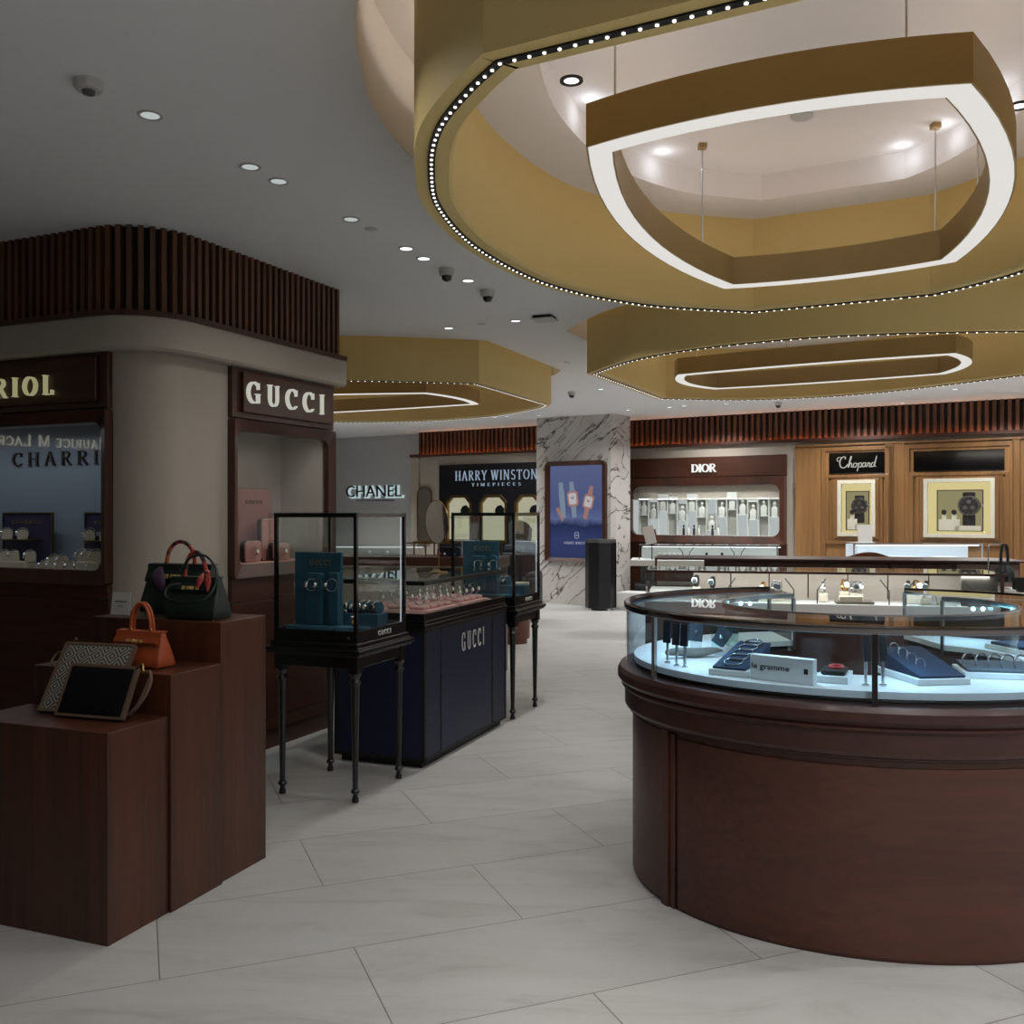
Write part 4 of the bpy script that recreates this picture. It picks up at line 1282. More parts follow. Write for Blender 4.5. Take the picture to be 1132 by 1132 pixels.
# weathered wing-shaped block
a = onz(764, 722, ZD)
dw = MB()
rg = []
for i in range(11):
    f = i / 10
    x = -.125 + .25 * f; k = sin(pi * min(1, .12 + f * .86)) ** .6
    rg.append([(x, .03 * k * cos(R(q)), .022 + .02 * k * sin(R(q)) * (1 if sin(R(q)) > 0 else 1.0) + .004 * sin(f * 9)) for q in range(0, 360, 30)])
dw.loft(rg)
o = obj('driftwood_piece', dw, wood('driftwood', '#55534e', '#8f8a80', 'x', .8), None, smooth=60)
o.location = (.755, 3.96, ZD); o.rotation_euler = (0, 0, R(14)); tag(o, 'grey driftwood-like block lying left of the white slab', 'display prop')
# small pendant cards and glass bottles further along the left arm
for i, (x, y, z, rx, rz, nm) in enumerate(((.88, 4.02, .0, -.35, -40, 'dark square card tilted on its corner behind the driftwood'), (.80, 4.17, .0, -.2, -10, 'dark card standing behind the driftwood'), (.95, 4.32, .0, -.3, 30, 'dark card farthest along the left arm of the round counter'), (1.02, 4.44, .0, -.2, 10, 'dark card near the open end of the left arm'))):
    t = thing('jewel_card', nm, 'display card', (x, y, ZD), R(rz), 'dark jewel cards in the round counter')
    obj('card', MB().cbox((0, 0, .075), (.06, .008, .075), 0, rx, .5 if i == 0 else .1), plain('slate_card', '#27303c', .5), t, bevel=.002)
    obj('foot', MB().box(-.025, .025, -.02, .03, 0, .035), M['white'], t)
    obj('pendant', MB().lathe([(.001, 0), (.008, .006), (.006, .018), (.001, .022)], (0, -.012, .065), 8), M['steel'], t)
gl = MB().lathe([(.001, 0), (.026, 0), (.026, .11), (.018, .13), (.018, .15), (.001, .15)], n=16)
for x, y, nm in ((.905, 4.23, 'clear glass cylinder behind the driftwood, nearer of two'), (.985, 4.29, 'clear glass cylinder behind the driftwood, farther of two')):
    o = obj('glass_cylinder', gl, M['glassg'], None, smooth=40); o.location = (x, y, ZD)
    tag(o, nm, 'glass vase', 'glass cylinders')
# small blocks along the far inside of the right arm
ringblock('tray_slab', 'white slab on the right arm of the round counter', 'tray', (2.2, 4.1), (.18, .3, .02), M['white'], R(10))
ringblock('navy_tray', 'navy tray on the right arm of the round counter', 'tray', (2.2, 4.1), (.15, .26, .012), M['navyboard'], R(10), z=ZD + .0205)
# glowing balls stand in for the cyan glints on the counter glass
for (px, py, nm) in ((826, 668, 'left arm'), (1083, 674, 'right arm')):
    x, y = onz(px, py, 1.08)
    t = thing('case_glint', 'tiny glowing balls in place of glints on the counter glass, ' + nm, 'painted glint', (x, y, 1.08), 0, 'painted glints in the round counter')
    obj('glint_bar', MB().box(-.05, .05, -.006, .006, .012, .026), M['steel'], t)
    for dx in (-.03, .012): obj('bulb', MB().ball((dx, -.004, .004), .0085), M['glintcyan'], t)
for th in (150, 178, 206, 234, 262, 290, 318, 346, 14, 40):
    x, y = RC[0] + .80 * cos(R(th)), RC[1] + .68 * sin(R(th))
    area((x, y, 1.085), .10, .7, (.40, .74, 1.0))
obj('light_strip', MB().sweep(ell(.985, .85, n=NS, t0=TO0, t1=TO1), [(0, 1.092), (-.012, 1.092), (-.012, 1.098), (0, 1.098)], False), emit('cool_strip', '#b8e2ff', .25), TC)

# ---------------------------------------------------------------- rear counters
RM = R(-11.3)
MC = Fr(.92, 6.62, RM)           # front left corner of the middle counter
Lm = 2.27
t = thing('glass_counter', 'long low glass counter with watches behind the round counter', 'shop counter', MC(0, 0), RM)
obj('counter_body', MB().box(0, Lm, 0, .55, 0, .80), M['mahogx'], t)
obj('display_deck', MB().box(0, Lm, -.01, .5, .81, .885), M['white'], t, bevel=.003)
bp = MB()
for i in range(7):
    bp.box(.32 + i * .265 + .004, .32 + (i + 1) * .265 - .004, .34, .36, .885, 1.085)
obj('back_panel', bp, M['greige'], t, bevel=.002)
obj('side_shelf', MB().box(.02, .32, .2, .5, .885, .95), M['white'], t)
obj('top_frame', MB().box(0, Lm + .04, -.012, .0, 1.085, 1.1).box(0, Lm + .04, .5, .52, 1.085, 1.1).box(Lm + .02, Lm + .04, 0, .5, 1.085, 1.1).box(Lm + .0, Lm + .02, -.01, .01, .885, 1.09), M['mahogx'], t)
obj('glass_top', MB().box(0, Lm + .04, 0, .5, 1.092, 1.1), M['topglass'], t)
for b in ((0, Lm, -.008, -.004), (0, .004, 0, .5), (Lm - .004, Lm, 0, .5)):
    obj('glass_pane', MB().box(b[0], b[1], b[2], b[3], .885, 1.085), M['glass'], t)
obj('end_mesh_panel', MB().box(Lm - .22, Lm, .06, .08, .885, 1.085), plain('perforated_panel', '#4f4b46', .8), t)
obj('light_bar', MB().box(.05, Lm - .05, .012, .022, 1.086, 1.091), M['tube'], t)
area(MC(Lm / 2, .06, 1.08), Lm - .1, 5.5, (1, .98, .96), (R(32), 0, RM), sy=.03)  # unseen lamp added inside the case so the back panel is brighter
def lamp_arm(px, dirn, label):
    s = fx(MC, px, .0)
    mb = MB().tube([(0, 0, 0), (0, 0, .09), (dirn * .055, .015, .165)], .004, 6)
    o = obj('case_lamp_arm', mb, M['blackmat'], None, smooth=60)
    o.location = MC(s, .03, .886); o.rotation_euler = (0, 0, RM)
    tag(o, label, 'lamp arm', 'black lamp arms in the long glass counter')
for px, d, nm in ((804, 1, 'black lamp arm left of the gold watch in the long glass counter'), (878, -1, 'black lamp arm in the long glass counter, right of the gold watch'), (904, 1, 'black lamp arm left of the cream watch stand in the long glass counter'),
                  (984, -1, 'black lamp arm right of the cream watch trio'), (1003, 1, 'black lamp arm before the cream arch stand'), (1078, -1, 'black lamp arm at the right end of the long glass counter')):
    lamp_arm(px, d, nm)
def stand(px, d, z, label, y=.16, mat='cream'):
    s = fx(MC, px, y)
    return block('watch_stand', label, 'watch stand', MC, (s, y), (d[0], d[1], z), .886, M[mat], 0, 'watch stands in the long glass counter', .004)
SW = [(770, 'dark', .11, .08, 'black watch, left of two, at the left end of the long glass counter', .09), (788, 'dark', .11, .08, 'black watch, right of two, at the left end of the long glass counter', .08),
      (844, 'gold', .10, .07, 'gold watch standing in the long glass counter', .05), (855.5, 'steel', .10, .07, 'steel watch, left of two, beside the gold one', .06), (862, 'steel', .10, .07, 'steel watch, right of two, beside the gold one', .055),
      (910, 'pale', .08, .07, 'pale watch on a cream cube in the long glass counter', .06),
      (933, 'gold', .12, .08, 'gold watch, leftmost on the stepped cream stand', .075), (943.5, 'steel', .07, .07, 'steel watch, second on the stepped cream stand', .065), (949, 'pale', .07, .07, 'pale watch, rightmost on the stepped cream stand', .06),
      (1004, 'dark', .10, .08, 'dark watch, leftmost near the cream arch stand', .07), (1013, 'gold', .07, .08, 'gold watch, second near the cream arch stand', .075), (1024, 'dark', .07, .08, 'dark watch, rightmost near the cream arch stand', .07)]
PP = {'dark': P_dark, 'gold': P_gold, 'steel': P_steel, 'pale': P_pale}
for px, k, w, d, lb, z in SW:
    stand(px, (.055, .06), z, 'cream block under the ' + lb.split(',')[0] + (', %s' % lb.split(',')[1].strip() if lb.count(',') else '') , .17)
    p = MC(fx(MC, px, .17), .17, .886 + z + .0005)
    PP[k].put(p, RM + R(-20 if px % 2 < 1 else 15), lb, group='watches in the long glass counter', scale=1.25)
block('watch_tray', 'taupe tray under the stepped cream stand', 'tray', MC, (fx(MC, 944, .1), .09), (.24, .12, .018), .886, plain('taupe_tray', '#6f675e', .7))
block('watch_stand', 'long cream step in front of the three watches', 'watch stand', MC, (fx(MC, 940, .1), .09), (.15, .06, .03), .905, M['cream'])
ar = MB().frame(arc(0, 0, .065, .10, 180, 0, 14) + [(.065, -.001), (-.065, -.001)], arc(0, 0, .045, .08, 180, 0, 14) + [(.045, -.0005), (-.045, -.0005)], -.03, .03)
o = obj('arch_stand', ar, M['cream'], None, smooth=40); o.location = MC(fx(MC, 1028, .08), .08, .888); o.rotation_euler = (0, 0, RM)
tag(o, 'cream arch stand at the right of the long glass counter', 'watch stand')

# wooden counter behind it
WC = Fr(1.25, 8.38, RM)
t = thing('wood_counter', 'dark wood counter with a glass end behind the long glass counter', 'shop counter', WC(0, 0), RM)
obj('counter_body', MB().box(.42, 2.95, .04, .55, 0, 1.085), M['mahogx'], t)
pn = MB()
for i in range(4): pn.box(.45 + i * .5, .45 + (i + 1) * .5 - .03, .022, .045, .12, 1.07)
obj('front_panel', pn, M['mahogx'], t, bevel=.006)
obj('end_panel', MB().box(2.47, 2.94, .022, .045, .12, 1.07), plain('dusky_panel', '#74605a', .6), t)
obj('counter_top', MB().box(0, 3.0, -.02, .6, 1.085, 1.1), M['capwood'], t, bevel=.003)
obj('glass_pane', MB().box(.02, .42, .0, .006, .86, 1.085), M['glass'], t)
obj('case_frame', MB().box(.0, .018, -.01, .01, .80, 1.085).box(0, .42, .0, .5, .0, .86), M['mahogx'], t)
# low arched chair back behind it
ch = thing('desk_chair', 'wooden chair with a bowed crest rail behind the dark wood counter', 'chair', (3.39, 9.1, 0), RM)
cr = MB()
rg = []
for i in range(15):
    f = i / 14 * 2 - 1
    x = .29 * f; z = 1.035 + .085 * cos(f * pi / 2) ** 1.2
    rg.append([(x, -.02 + .06 * f * f, z), (x, .02 + .06 * f * f, z), (x, .02 + .06 * f * f, z - .05), (x, -.02 + .06 * f * f, z - .05)])
cr.loft(rg)
obj('crest_rail', cr, wood('chair_wood', '#4d2c18', '#7a4b2b', 'x'), ch, bevel=.004, smooth=40)
obj('backrest', MB().box(-.24, .24, .02, .05, .52, 1.04), M['brownleather'], ch, bevel=.01)
obj('seat', MB().box(-.25, .25, -.45, .03, .42, .5), M['brownleather'], ch, bevel=.02)
for x in (-.22, .22):
    for y in (-.42, .02): obj('leg', MB().box(x - .02, x + .02, y - .02, y + .02, 0, .43), M['mahog'], ch)

# bright showcase before the oak wall
SCF = Fr(4.38, 12.3, R(-5))
t = thing('glass_showcase', 'brightly lit glass showcase before the oak panelling', 'showcase', SCF(0, 0), SCF.rz)
obj('case_body', MB().box(0, 1.6, 0, .5, 0, .86), M['mahogx'], t)
obj('back_panel', MB().box(.02, 1.58, .44, .46, .86, 1.08), plain('bluish_white', '#dfe6f2', .5), t)
obj('display_floor', MB().box(.02, 1.58, .02, .46, .86, .875), M['white'], t)
obj('glass_pane', MB().box(.01, 1.59, .0, .006, .86, 1.085), M['glass'], t)
obj('glass_top', MB().box(0, 1.6, 0, .5, 1.09, 1.1), M['topglass'], t)
f = MB(); f.box(0, 1.6, -.006, .012, 1.08, 1.1)
for x in (0, 1.585): f.box(x, x + .015, -.006, .012, .86, 1.09)
obj('case_frame', f, M['steel'], t)
obj('light_bar', MB().box(.04, 1.56, .02, .035, 1.07, 1.08), emit('showcase_tube', '#eaf2ff', 3), t)
for x, nm in ((.68, 'left'), (1.19, 'right')):
    block('navy_tray', 'navy edged tray, %s of two in the bright showcase' % nm, 'tray', SCF, (x, .2), (.3, .2, .05), .8755, M['white'], 0, 'trays in the bright showcase')
    block('navy_pad', 'navy strip before the %s tray in the bright showcase' % nm, 'pad', SCF, (x, .085), (.3, .02, .03), .8755, M['navy'], 0, 'trays in the bright showcase')
t = thing('price_card', 'grey card standing on the left end of the bright showcase', 'card', SCF(.18, .12, 1.1), SCF.rz + R(-10))
t.rotation_euler = (R(-10), 0, SCF.rz)
obj('card', MB().box(-.09, .09, -.004, .004, .008, .24), plain('grey_card', '#a7a49f', .5), t)
obj('foot', MB().box(-.11, .09, -.03, .05, 0, .01), M['plast'], t)

# table under the wide cell window
DF = Fr(1.42, 11.5, R(-10))
t = thing('display_table', 'white table with a glass case under the wide lit cell window', 'display table', DF(0, 0), DF.rz)
obj('table_top', MB().box(0, 2.0, -.1, .5, .86, .93), M['white'], t, bevel=.004)
obj('case_body', MB().box(.4, 1.9, .05, .45, 0, .86), M['mahogx'], t)
obj('back_panel', MB().box(.12, 1.75, .36, .38, .93, 1.09), M['white'], t)
f = MB().box(.1, 1.8, .02, .04, 1.09, 1.105).box(.1, 1.8, .38, .4, 1.09, 1.105)
for x in (.1, .25, 1.7, 1.785): f.box(x, x + .012, .02, .032, .93, 1.09)
obj('case_frame', f, M['mahogx'], t)
obj('glass_top', MB().box(.1, 1.8, .02, .4, 1.1, 1.106), M['topglass'], t)
obj('glass_pane', MB().box(.1, 1.8, .02, .024, .93, 1.09), M['glass'], t)
obj('light_bar', MB().box(.15, 1.75, .05, .06, 1.08, 1.088), emit('table_tube', '#f4f6ff', 2), t)
for x, d, nm in ((.62, 1, 'first'), (.70, -1, 'second'), (1.22, 1, 'third'), (1.3, -1, 'fourth')):
    o = obj('case_lamp_arm', MB().tube([(0, 0, 0), (0, 0, .08), (-d * .05, 0, .15)], .005, 6), M['blackmat'], None)
    o.location = DF(x, .1, .931); o.rotation_euler = (0, 0, DF.rz)
    tag(o, 'thin black lamp arm in the white display table, %s from the left' % nm, 'lamp arm', 'lamp arms of the white table')
block('pearl_tray', 'cream tray with small pieces on the white display table', 'tray', DF, (.45, .14), (.34, .12, .05), .931, M['cream'])
for i in range(5):
    o = obj('ring_pad', MB().disc((0, 0, 0), (0, 0, 1), .022, .025, 10), M['white'], None); o.location = DF(.33 + i * .06, .14, .9815)
    tag(o, 'small white ring pad on the cream tray, %s from the left' % ordn[i].replace('nearest', 'first'), 'ring pad', 'ring pads on the cream tray')
for x, nm in ((.9, 'left'), (1.08, 'right')):
    t = thing('ring_stand', 'small stand with a dark stone on the white display table, %s of two' % nm, 'ring stand', DF(x, .14, .931), DF.rz)
    obj('pedestal', MB().lathe([(.001, 0), (.03, 0), (.02, .04), (.012, .05), (.001, .05)], n=12), M['cream'], t, smooth=40)
    obj('stone', MB().ball((0, 0, .068), .018), M['letterdark'], t, smooth=60)
t = thing('easel_card', 'leaning brown-backed card on the left of the white display table', 'card', DF(.22, .2, 1.106), DF.rz)
obj('card', MB().cbox((0, 0, .115), (.13, .012, .23), 0, R(-20), R(-14)), plain('card_grey', '#9b958e', .5), t)
obj('prop_leg', MB().cbox((.035, .085, .09), (.1, .008, .19), 0, R(22), R(-10)), M['brownleather'], t)
# dark chair at its left end
def chair(name, label, x, y, rz, mat, seat_h=.56, top=.93, w=.5):
    c = thing(name, label, 'chair', (x, y, 0), rz)
    rg = []
    for i in range(9):
        a = R(-80 + 160 * i / 8)
        px_, py_ = w / 2 * sin(a), -w * .36 * cos(a) + .1
        k = cos(a) ** .5 if cos(a) > 0 else 0
        rg.append([(px_, -py_, seat_h - .02), (px_ * 1.08, -py_ * 1.22, seat_h + (top - seat_h) * (.35 + .65 * k)), (px_ * .98, -py_ * 1.22 - .04, seat_h + (top - seat_h) * (.35 + .65 * k)), (px_ * .9, -py_ - .045, seat_h - .02)])
    obj('backrest', MB().loft(rg), mat, c, bevel=.01, smooth=50)
    obj('seat', MB().loft([[(x_, y_, seat_h - .09) for x_, y_ in rrect(-w / 2, w / 2, -w / 2, w / 2 * .7, .1)], [(x_, y_, seat_h) for x_, y_ in rrect(-w / 2, w / 2, -w / 2, w / 2 * .7, .1)]]), mat, c, bevel=.02, smooth=50)
    for sx in (-1, 1):
        for sy in (-1, 1):
            obj('leg', MB().tube([(sx * w * .42, sy * w * .36 - .03, 0), (sx * w * .33, sy * w * .28 - .03, seat_h - .08)], .014, 8), M['blackmat'], c)
    return c
chair('side_chair', 'charcoal shell chair at the left end of the white display table', 2.14, 15.3, R(85), M['greyfab'], .36, .76, .5)
b = onz(700, 670, 0)
o = obj('low_bench', MB().box(-.24, .24, -.2, .2, .05, .27).box(-.22, .22, -.18, .18, 0, .05), M['white'], None, bevel=.005)
o.location = (1.92, 14.75, 0); o.rotation_euler = (0, 0, R(-33)); tag(o, 'low white platform right of the black octagonal pedestal', 'platform')

# green pouch on a hook stand, black screen and the side counter
t = thing('side_counter', 'white side counter at the right end of the long glass counter', 'shop counter', (3.46, 6.25, 0), RM)
obj('counter_body', MB().box(-.22, .6, -.3, .3, 0, .955), M['mahogx'], t)
obj('counter_top', MB().box(-.24, .62, -.32, .32, .955, .985), M['white'], t, bevel=.003)
t = thing('cash_screen', 'black screen on the side counter', 'screen', (3.30, 6.17, .985), RM)
obj('screen_body', MB().box(-.07, .07, -.02, .02, .015, .095), M['darkglass'], t, bevel=.003)
obj('foot', MB().box(-.04, .04, -.04, .04, 0, .016), M['blackmat'], t)
x, y = 3.27, 6.42
t = thing('bag_stand', 'chrome hook stand with a hanging pouch right of the long glass counter', 'stand', (x, y, .985), RM)
obj('hook_rod', MB().tube([(-.075, 0, .006), (-.075, 0, .28)] + [(-.055 + -.02 * cos(R(a)), 0, .28 + .02 * sin(R(a))) for a in range(15, 90, 25)] + [(.0, 0, .3), (.02, 0, .295)], .005, 6), M['steel'], t)
obj('stand_foot', MB().box(-.09, .05, -.04, .04, 0, .008), M['steel'], t)
t = thing('drawstring_pouch', 'dark green drawstring pouch hanging from the chrome hook', 'pouch', (x + .02, y - .012, .985), RM)
pb = MB()
rg = []
for z, r in ((.045, .03), (.05, .055), (.08, .064), (.12, .055), (.15, .035), (.165, .024), (.18, .03)):
    rg.append([((r * (1 + .12 * sin(q / 360 * 2 * pi * 8))) * cos(R(q)), .6 * (r * (1 + .12 * sin(q / 360 * 2 * pi * 8))) * sin(R(q)), z) for q in range(0, 360, 10)])
obj('pouch_body', pb.loft(rg), M['greenleather'], t, smooth=60)
for sx in (-1, 1):
    rg = []
    for p in spline([(sx * .022, 0, .17), (sx * .02, 0, .23), (sx * .012, 0, .29), (0, 0, .302)], 4):
        rg.append([(p[0] - .009, p[1] - .004, p[2]), (p[0] + .009, p[1] - .004, p[2]), (p[0] + .009, p[1] + .004, p[2]), (p[0] - .009, p[1] + .004, p[2])])
    obj('pouch_handle', MB().loft(rg), M['greenleather'], t)
# ---------------------------------------------------------------- marble column with the lit poster
s0, s1, yc = -3.66, -2.215, -1.2
CF = Fr(WALL(0, yc)[0], WALL(0, yc)[1], rzW)
ch = .07
o = struct('column', MB().prism([(s0, .0), (s1 - ch, .0), (s1, ch * .8), (s1, .55), (s0, .55)], 0, CEIL), M['marble'], loc=CF(0, 0), rz=rzW)
p0, p1 = fx(CF, 604.5), fx(CF, 671.5)
zt, zb = fz(CF, 640, 509.5), fz(CF, 640, 621)
t = thing('light_box_poster', 'blue lit watch poster in a wooden frame on the marble column', 'poster', CF((p0 + p1) / 2, 0, (zt + zb) / 2), rzW)
w, h = (p1 - p0) / 2, (zt - zb) / 2
obj('poster_frame', MB().frame(rrect(-w, w, -h, h, (.02, .02, .09, .09), 8), rrect(-w + .085, w - .075, -h + .06, h - .075, .02, 8), -.07, .0, -.045), M['mahog'], t, smooth=40)
pf = obj('poster_panel', MB().box(-w + .05, w - .05, -.03, -.02, -h + .04, h - .04), M['poster'], t)
pe = lambda c, s=.62: emit('poster_' + c.strip('#'), c, s)
def pw(cx, cz, tilt, sc, strap, face, withface=True):
    mb = MB(); c, s = cos(tilt), sin(tilt)
    T = lambda pts: [(cx + sc * (x * c - z * s), cz + sc * (x * s + z * c)) for x, z in pts]
    mb.plate(T([(-.055, -.45), (.055, -.45), (.075, -.1), (.075, .12), (.05, .42), (-.05, .42), (-.075, .12), (-.075, -.1)]), -.035, -.03)
    obj('poster_strap', mb, strap, pf)
    if withface:
        obj('poster_watch', MB().plate(T(rrect(-.15, .15, -.18, .19, .07)), -.038, -.035), face, pf)
        obj('poster_dial', MB().plate(T(rrect(-.105, .105, -.135, .145, .055)), -.04, -.038), pe('#d9d3d6'), pf)
        hm = MB(); stroke(hm, T([(0, 0), (-.035, .05)]), .012, -.042, -.04); stroke(hm, T([(0, 0), (.03, .045)]), .01, -.042, -.04)
        obj('poster_hands', hm, pe('#5a4b58'), pf)
rose, tealp = pe('#b78a84'), pe('#8fa2b6')
pw(-.25, .19, R(6), .67, tealp, rose, False)
pw(-.05, .20, R(6), .67, tealp, rose)
pw(.235, .15, R(-13), .62, rose, rose)
obj('poster_strap', MB().plate([(-.37, .04), (-.31, .07), (-.22, -.13), (-.25, -.17)], -.035, -.03), rose, pf)
obj('poster_lettering', serif('HARRY WINSTON', .46, .042, .02, -.51, -.034, -.03, .18, .7), pe('#c9cede', .7), pf)
obj('poster_emblem', MB().frame(rrect(-.02, .06, -.44, -.33, .03), rrect(-.008, .048, -.43, -.34, .02), -.034, -.03).box(.005, .035, -.034, -.03, -.395, -.375), pe('#aab2d0', .6), pf)

# ---------------------------------------------------------------- navy shopfront left of the column
h0, h1 = fx(WALL, 487.5), fx(WALL, 600) + .4
t = thing('shop_window', 'midnight blue shopfront with three arched windows left of the marble column', 'shop window', WALL(0, 0), rzW)
zt = 2.4
px_w = [(495, 524), (532, 563), (571, 600)]
pan = MB()
zw0, zw1 = .95, 1.80
xs = [(fx(WALL, a + 1), fx(WALL, b - 1)) for a, b in px_w]
edges = [h0] + [q for p in xs for q in p] + [h1]
pan.box(h0, h1, -.06, 0, zw1, zt).box(h0, h1, -.06, 0, .15, zw0)
for i in range(0, len(edges), 2): pan.box(edges[i], edges[i + 1], -.06, 0, zw0, zw1)
fp = obj('front_panel', pan, M['hwnavy'], t)
l0, l1 = fx(WALL, 503.5, -.07), fx(WALL, 593.5, -.07)
obj('lettering', serif('HARRY WINSTON', l1 - l0, .19, (l0 + l1) / 2, fz(WALL, 550, 525, -.07), -.085, -.06, .2, .48), M['signblue'], fp)
l0, l1 = fx(WALL, 521.5, -.07), fx(WALL, 575.5, -.07)
obj('lettering', serif('TIMEPIECES', l1 - l0, .06, (l0 + l1) / 2, fz(WALL, 550, 535.3, -.07), -.075, -.06, .7, .7), M['signblue'], fp)
for k, (a, b) in enumerate(xs):
    n = ('left', 'middle', 'right')[k]
    c = .13
    oct_ = lambda g: [(a + g, zw0 + g), (b - g, zw0 + g), (b - g, zw1 - c - g * .4), (b - c - g * .4, zw1 - g), (a + c + g * .4, zw1 - g), (a + g, zw1 - c - g * .4)]
    wf = obj('window_frame', MB().frame(oct_(-.018), oct_(.032), -.085, -.02), M['brass'], t)
    # dark spandrels behind the chamfered corners
    sp = MB().plate([(a, zw1), (a + c + .02, zw1), (a, zw1 - c - .02)], -.058, 0).plate([(b, zw1), (b - c - .02, zw1), (b, zw1 - c - .02)], -.058, 0)
    obj('spandrel', sp, M['hwnavy'], wf)
    obj('glass_pane', MB().box(a + .02, b - .02, -.05, -.044, zw0 + .02, zw1 - .03), M['glass'], wf)
    obj('back_panel', MB().box(a, b, -.012, -.002, zw0, zw1), emit('lit_niche_cream', '#d9d2b6', .62), wf)
    # jewellery inside each window
    bst = thing('jewel_stand', 'dark stand in the %s arched window' % n, 'display stand', WALL((a + b) / 2 + .12, -.03, zw1 - .34), rzW, 'stands in the arched windows')
    obj('stand_head', MB().plate([(-.09, 0), (.09, 0), (.1, .1), (.03, .17), (-.05, .15), (-.1, .08)], -.008, .01), M['hwnavy'], bst)
    obj('shelf', MB().box((a + b) / 2 - (b - a) * .42, b - .06, -.043, -.012, zw1 - .42, zw1 - .38), M['cream'], wf)
# pill mirror on the wall
a, b = fx(WALL, 463.5), fx(WALL, 479.5)
zt, zb = fz(WALL, 471, 538.5, -.05), fz(WALL, 471, 601, -.05)
t = thing('wall_mirror', 'tall pill-shaped mirror in a brass frame left of the midnight blue shopfront', 'mirror', WALL((a + b) / 2, -.046, (zt + zb) / 2), rzW)
w, h = (b - a) / 2, (zt - zb) / 2
obj('mirror_frame', MB().frame(rrect(-w, w, -h, h, w * .8, 10), rrect(-w + .016, w - .016, -h + .016, h - .016, w * .77, 10), -.03, 0), M['brass'], t, smooth=40)
obj('mirror_face', MB().plate(rrect(-w + .02, w - .02, -h + .02, h - .02, w * .76, 10), -.02, -.004), M['mirror'], t)
# white wall letters
BW = Fr(WALL(0, .2)[0], WALL(0, .2)[1], rzW)
l0, l1 = fx(BW, 384.5), fx(BW, 445.5)
zc = fz(BW, 415, 543)
t = thing('wall_sign', 'dark capital letters with a pale halo on the grey wall', 'sign', BW((l0 + l1) / 2, 0, zc), rzW)
obj('lettering', sans('CHANEL', l1 - l0, .235, 0, 0, -.06, -.04, .0), M['letterdark'], t)
obj('halo', sans('CHANEL', (l1 - l0) * 1.02, .265, 0.022, -.012, -.04, -.005, .035), M['halo'], t)
l0, l1 = fx(BW, 394), fx(BW, 437)
obj('lettering', sans('WATCHES & FINE JEWELRY', l1 - l0, .042, .02, fz(BW, 415, 553.5) - zc, -.012, -.002, -.004), M['letterdark'], t)

# ---------------------------------------------------------------- wide cell window in mahogany
d0, d1 = fx(WALL, 694.5), fx(WALL, 870.5)
t = thing('shop_window', 'wide mahogany shop window with a lit wall of white cells', 'shop window', WALL(0, 0), rzW)
sb = obj('sign_board', MB().box(d0, d1, -.08, 0, 2.07, 2.39), M['mahogx'], t, bevel=.004)
l0, l1 = fx(WALL, 764.5, -.1), fx(WALL, 791.5, -.1)
obj('lettering', serif('DIOR', l1 - l0, .14, (l0 + l1) / 2, fz(WALL, 778, 517.5, -.1), -.115, -.08, .02, 1.15), M['sign'], sb)
z0, z1 = 1.0, 2.03
ins = rrect(d0 + .1, d1 - .1, z0 + .12, z1 - .1, .12, 8)
obj('window_frame', MB().frame(rrect(d0 + .01, d1 - .01, z0, z1 + .03, .02, 8), ins, -.13, .0, -.09), M['mahog'], t, smooth=40)
obj('base_panel', MB().box(d0, d1, -.05, 0, .1, z0), M['mahogx'], t)
obj('glass_pane', MB().box(d0 + .08, d1 - .08, -.085, -.079, z0 + .1, z1 - .08), M['glass'], t)
obj('back_panel', MB().box(d0 + .05, d1 - .05, -.012, -.002, z0 + .05, z1 - .05), M['greige'], t)
cell = MB()
zc0 = z0 + .125; zc1 = fz(WALL, 780, 552.5, -.06)
x0, x1 = fx(WALL, 707, -.05), d1 - .1
NCL = 14
step = (x1 - x0) / NCL
random.seed(3)
t2 = t
hgt = [.33, .27, .40, .36, .24, .40, .30, .08, .30, .42, .34, .26, .32, .30]
shl = MB()
for i in range(NCL + 1):
    shl.box(x0 + i * step - .006, x0 + i * step + .006, -.075, -.013, zc0, zc1)
shl.box(d0 + .1, x1, -.078, -.013, zc1, zc1 + .012).box(d0 + .1, x1, -.078, -.013, zc0 - .02, zc0)
for i in range(NCL):
    q = x0 + i * step
    shl.box(q, q + step, -.075, -.013, zc0 + hgt[i] - .012, zc0 + hgt[i])
    if i % 3 != 1: shl.box(q + .006, q + step - .006, -.072, -.013, zc0 + hgt[i] + .27, zc1)
obj('cells', shl, plain('cell_white', '#e6e7e6', .5), t2)
obj('cell_glow_panel', MB().box(d0 + .1, x1, -.0128, -.0125, zc0, zc1), emit('cell_glow', '#e3e8ea', .62), t2)  # glowing sheet added behind the cells to brighten them
for i in range(NCL):
    q = x0 + i * step
    obj('niche_back', MB().box(q + .008, q + step - .008, -.016, -.0135, zc0 + hgt[i], min(zc0 + hgt[i] + .27, zc1)), plain('niche_grey', '#a9a7a2', .7) if i == 0 else bpy.data.materials['niche_grey'], t2)
    if i % 3 == 0: obj('lower_back', MB().box(q + .008, q + step - .008, -.016, -.0135, zc0, zc0 + hgt[i] - .014), bpy.data.materials['niche_grey'], t2)
area(WALL((x0 + x1) / 2, -.07, zc1 + .02), x1 - x0, 7, (1, .99, .97), (R(10), 0, rzW), sy=.008)  # unseen strip lamp added to light the cells from above
bust = MB().lathe([(.001, 0), (.045, 0), (.05, .02), (.05, .14), (.042, .155), (.014, .17), (.014, .185), (.022, .2), (.024, .22), (.016, .24), (.001, .245)], n=14)
bw = MB()
bt = thing('perfume_bottle', 'x', 'bottle')
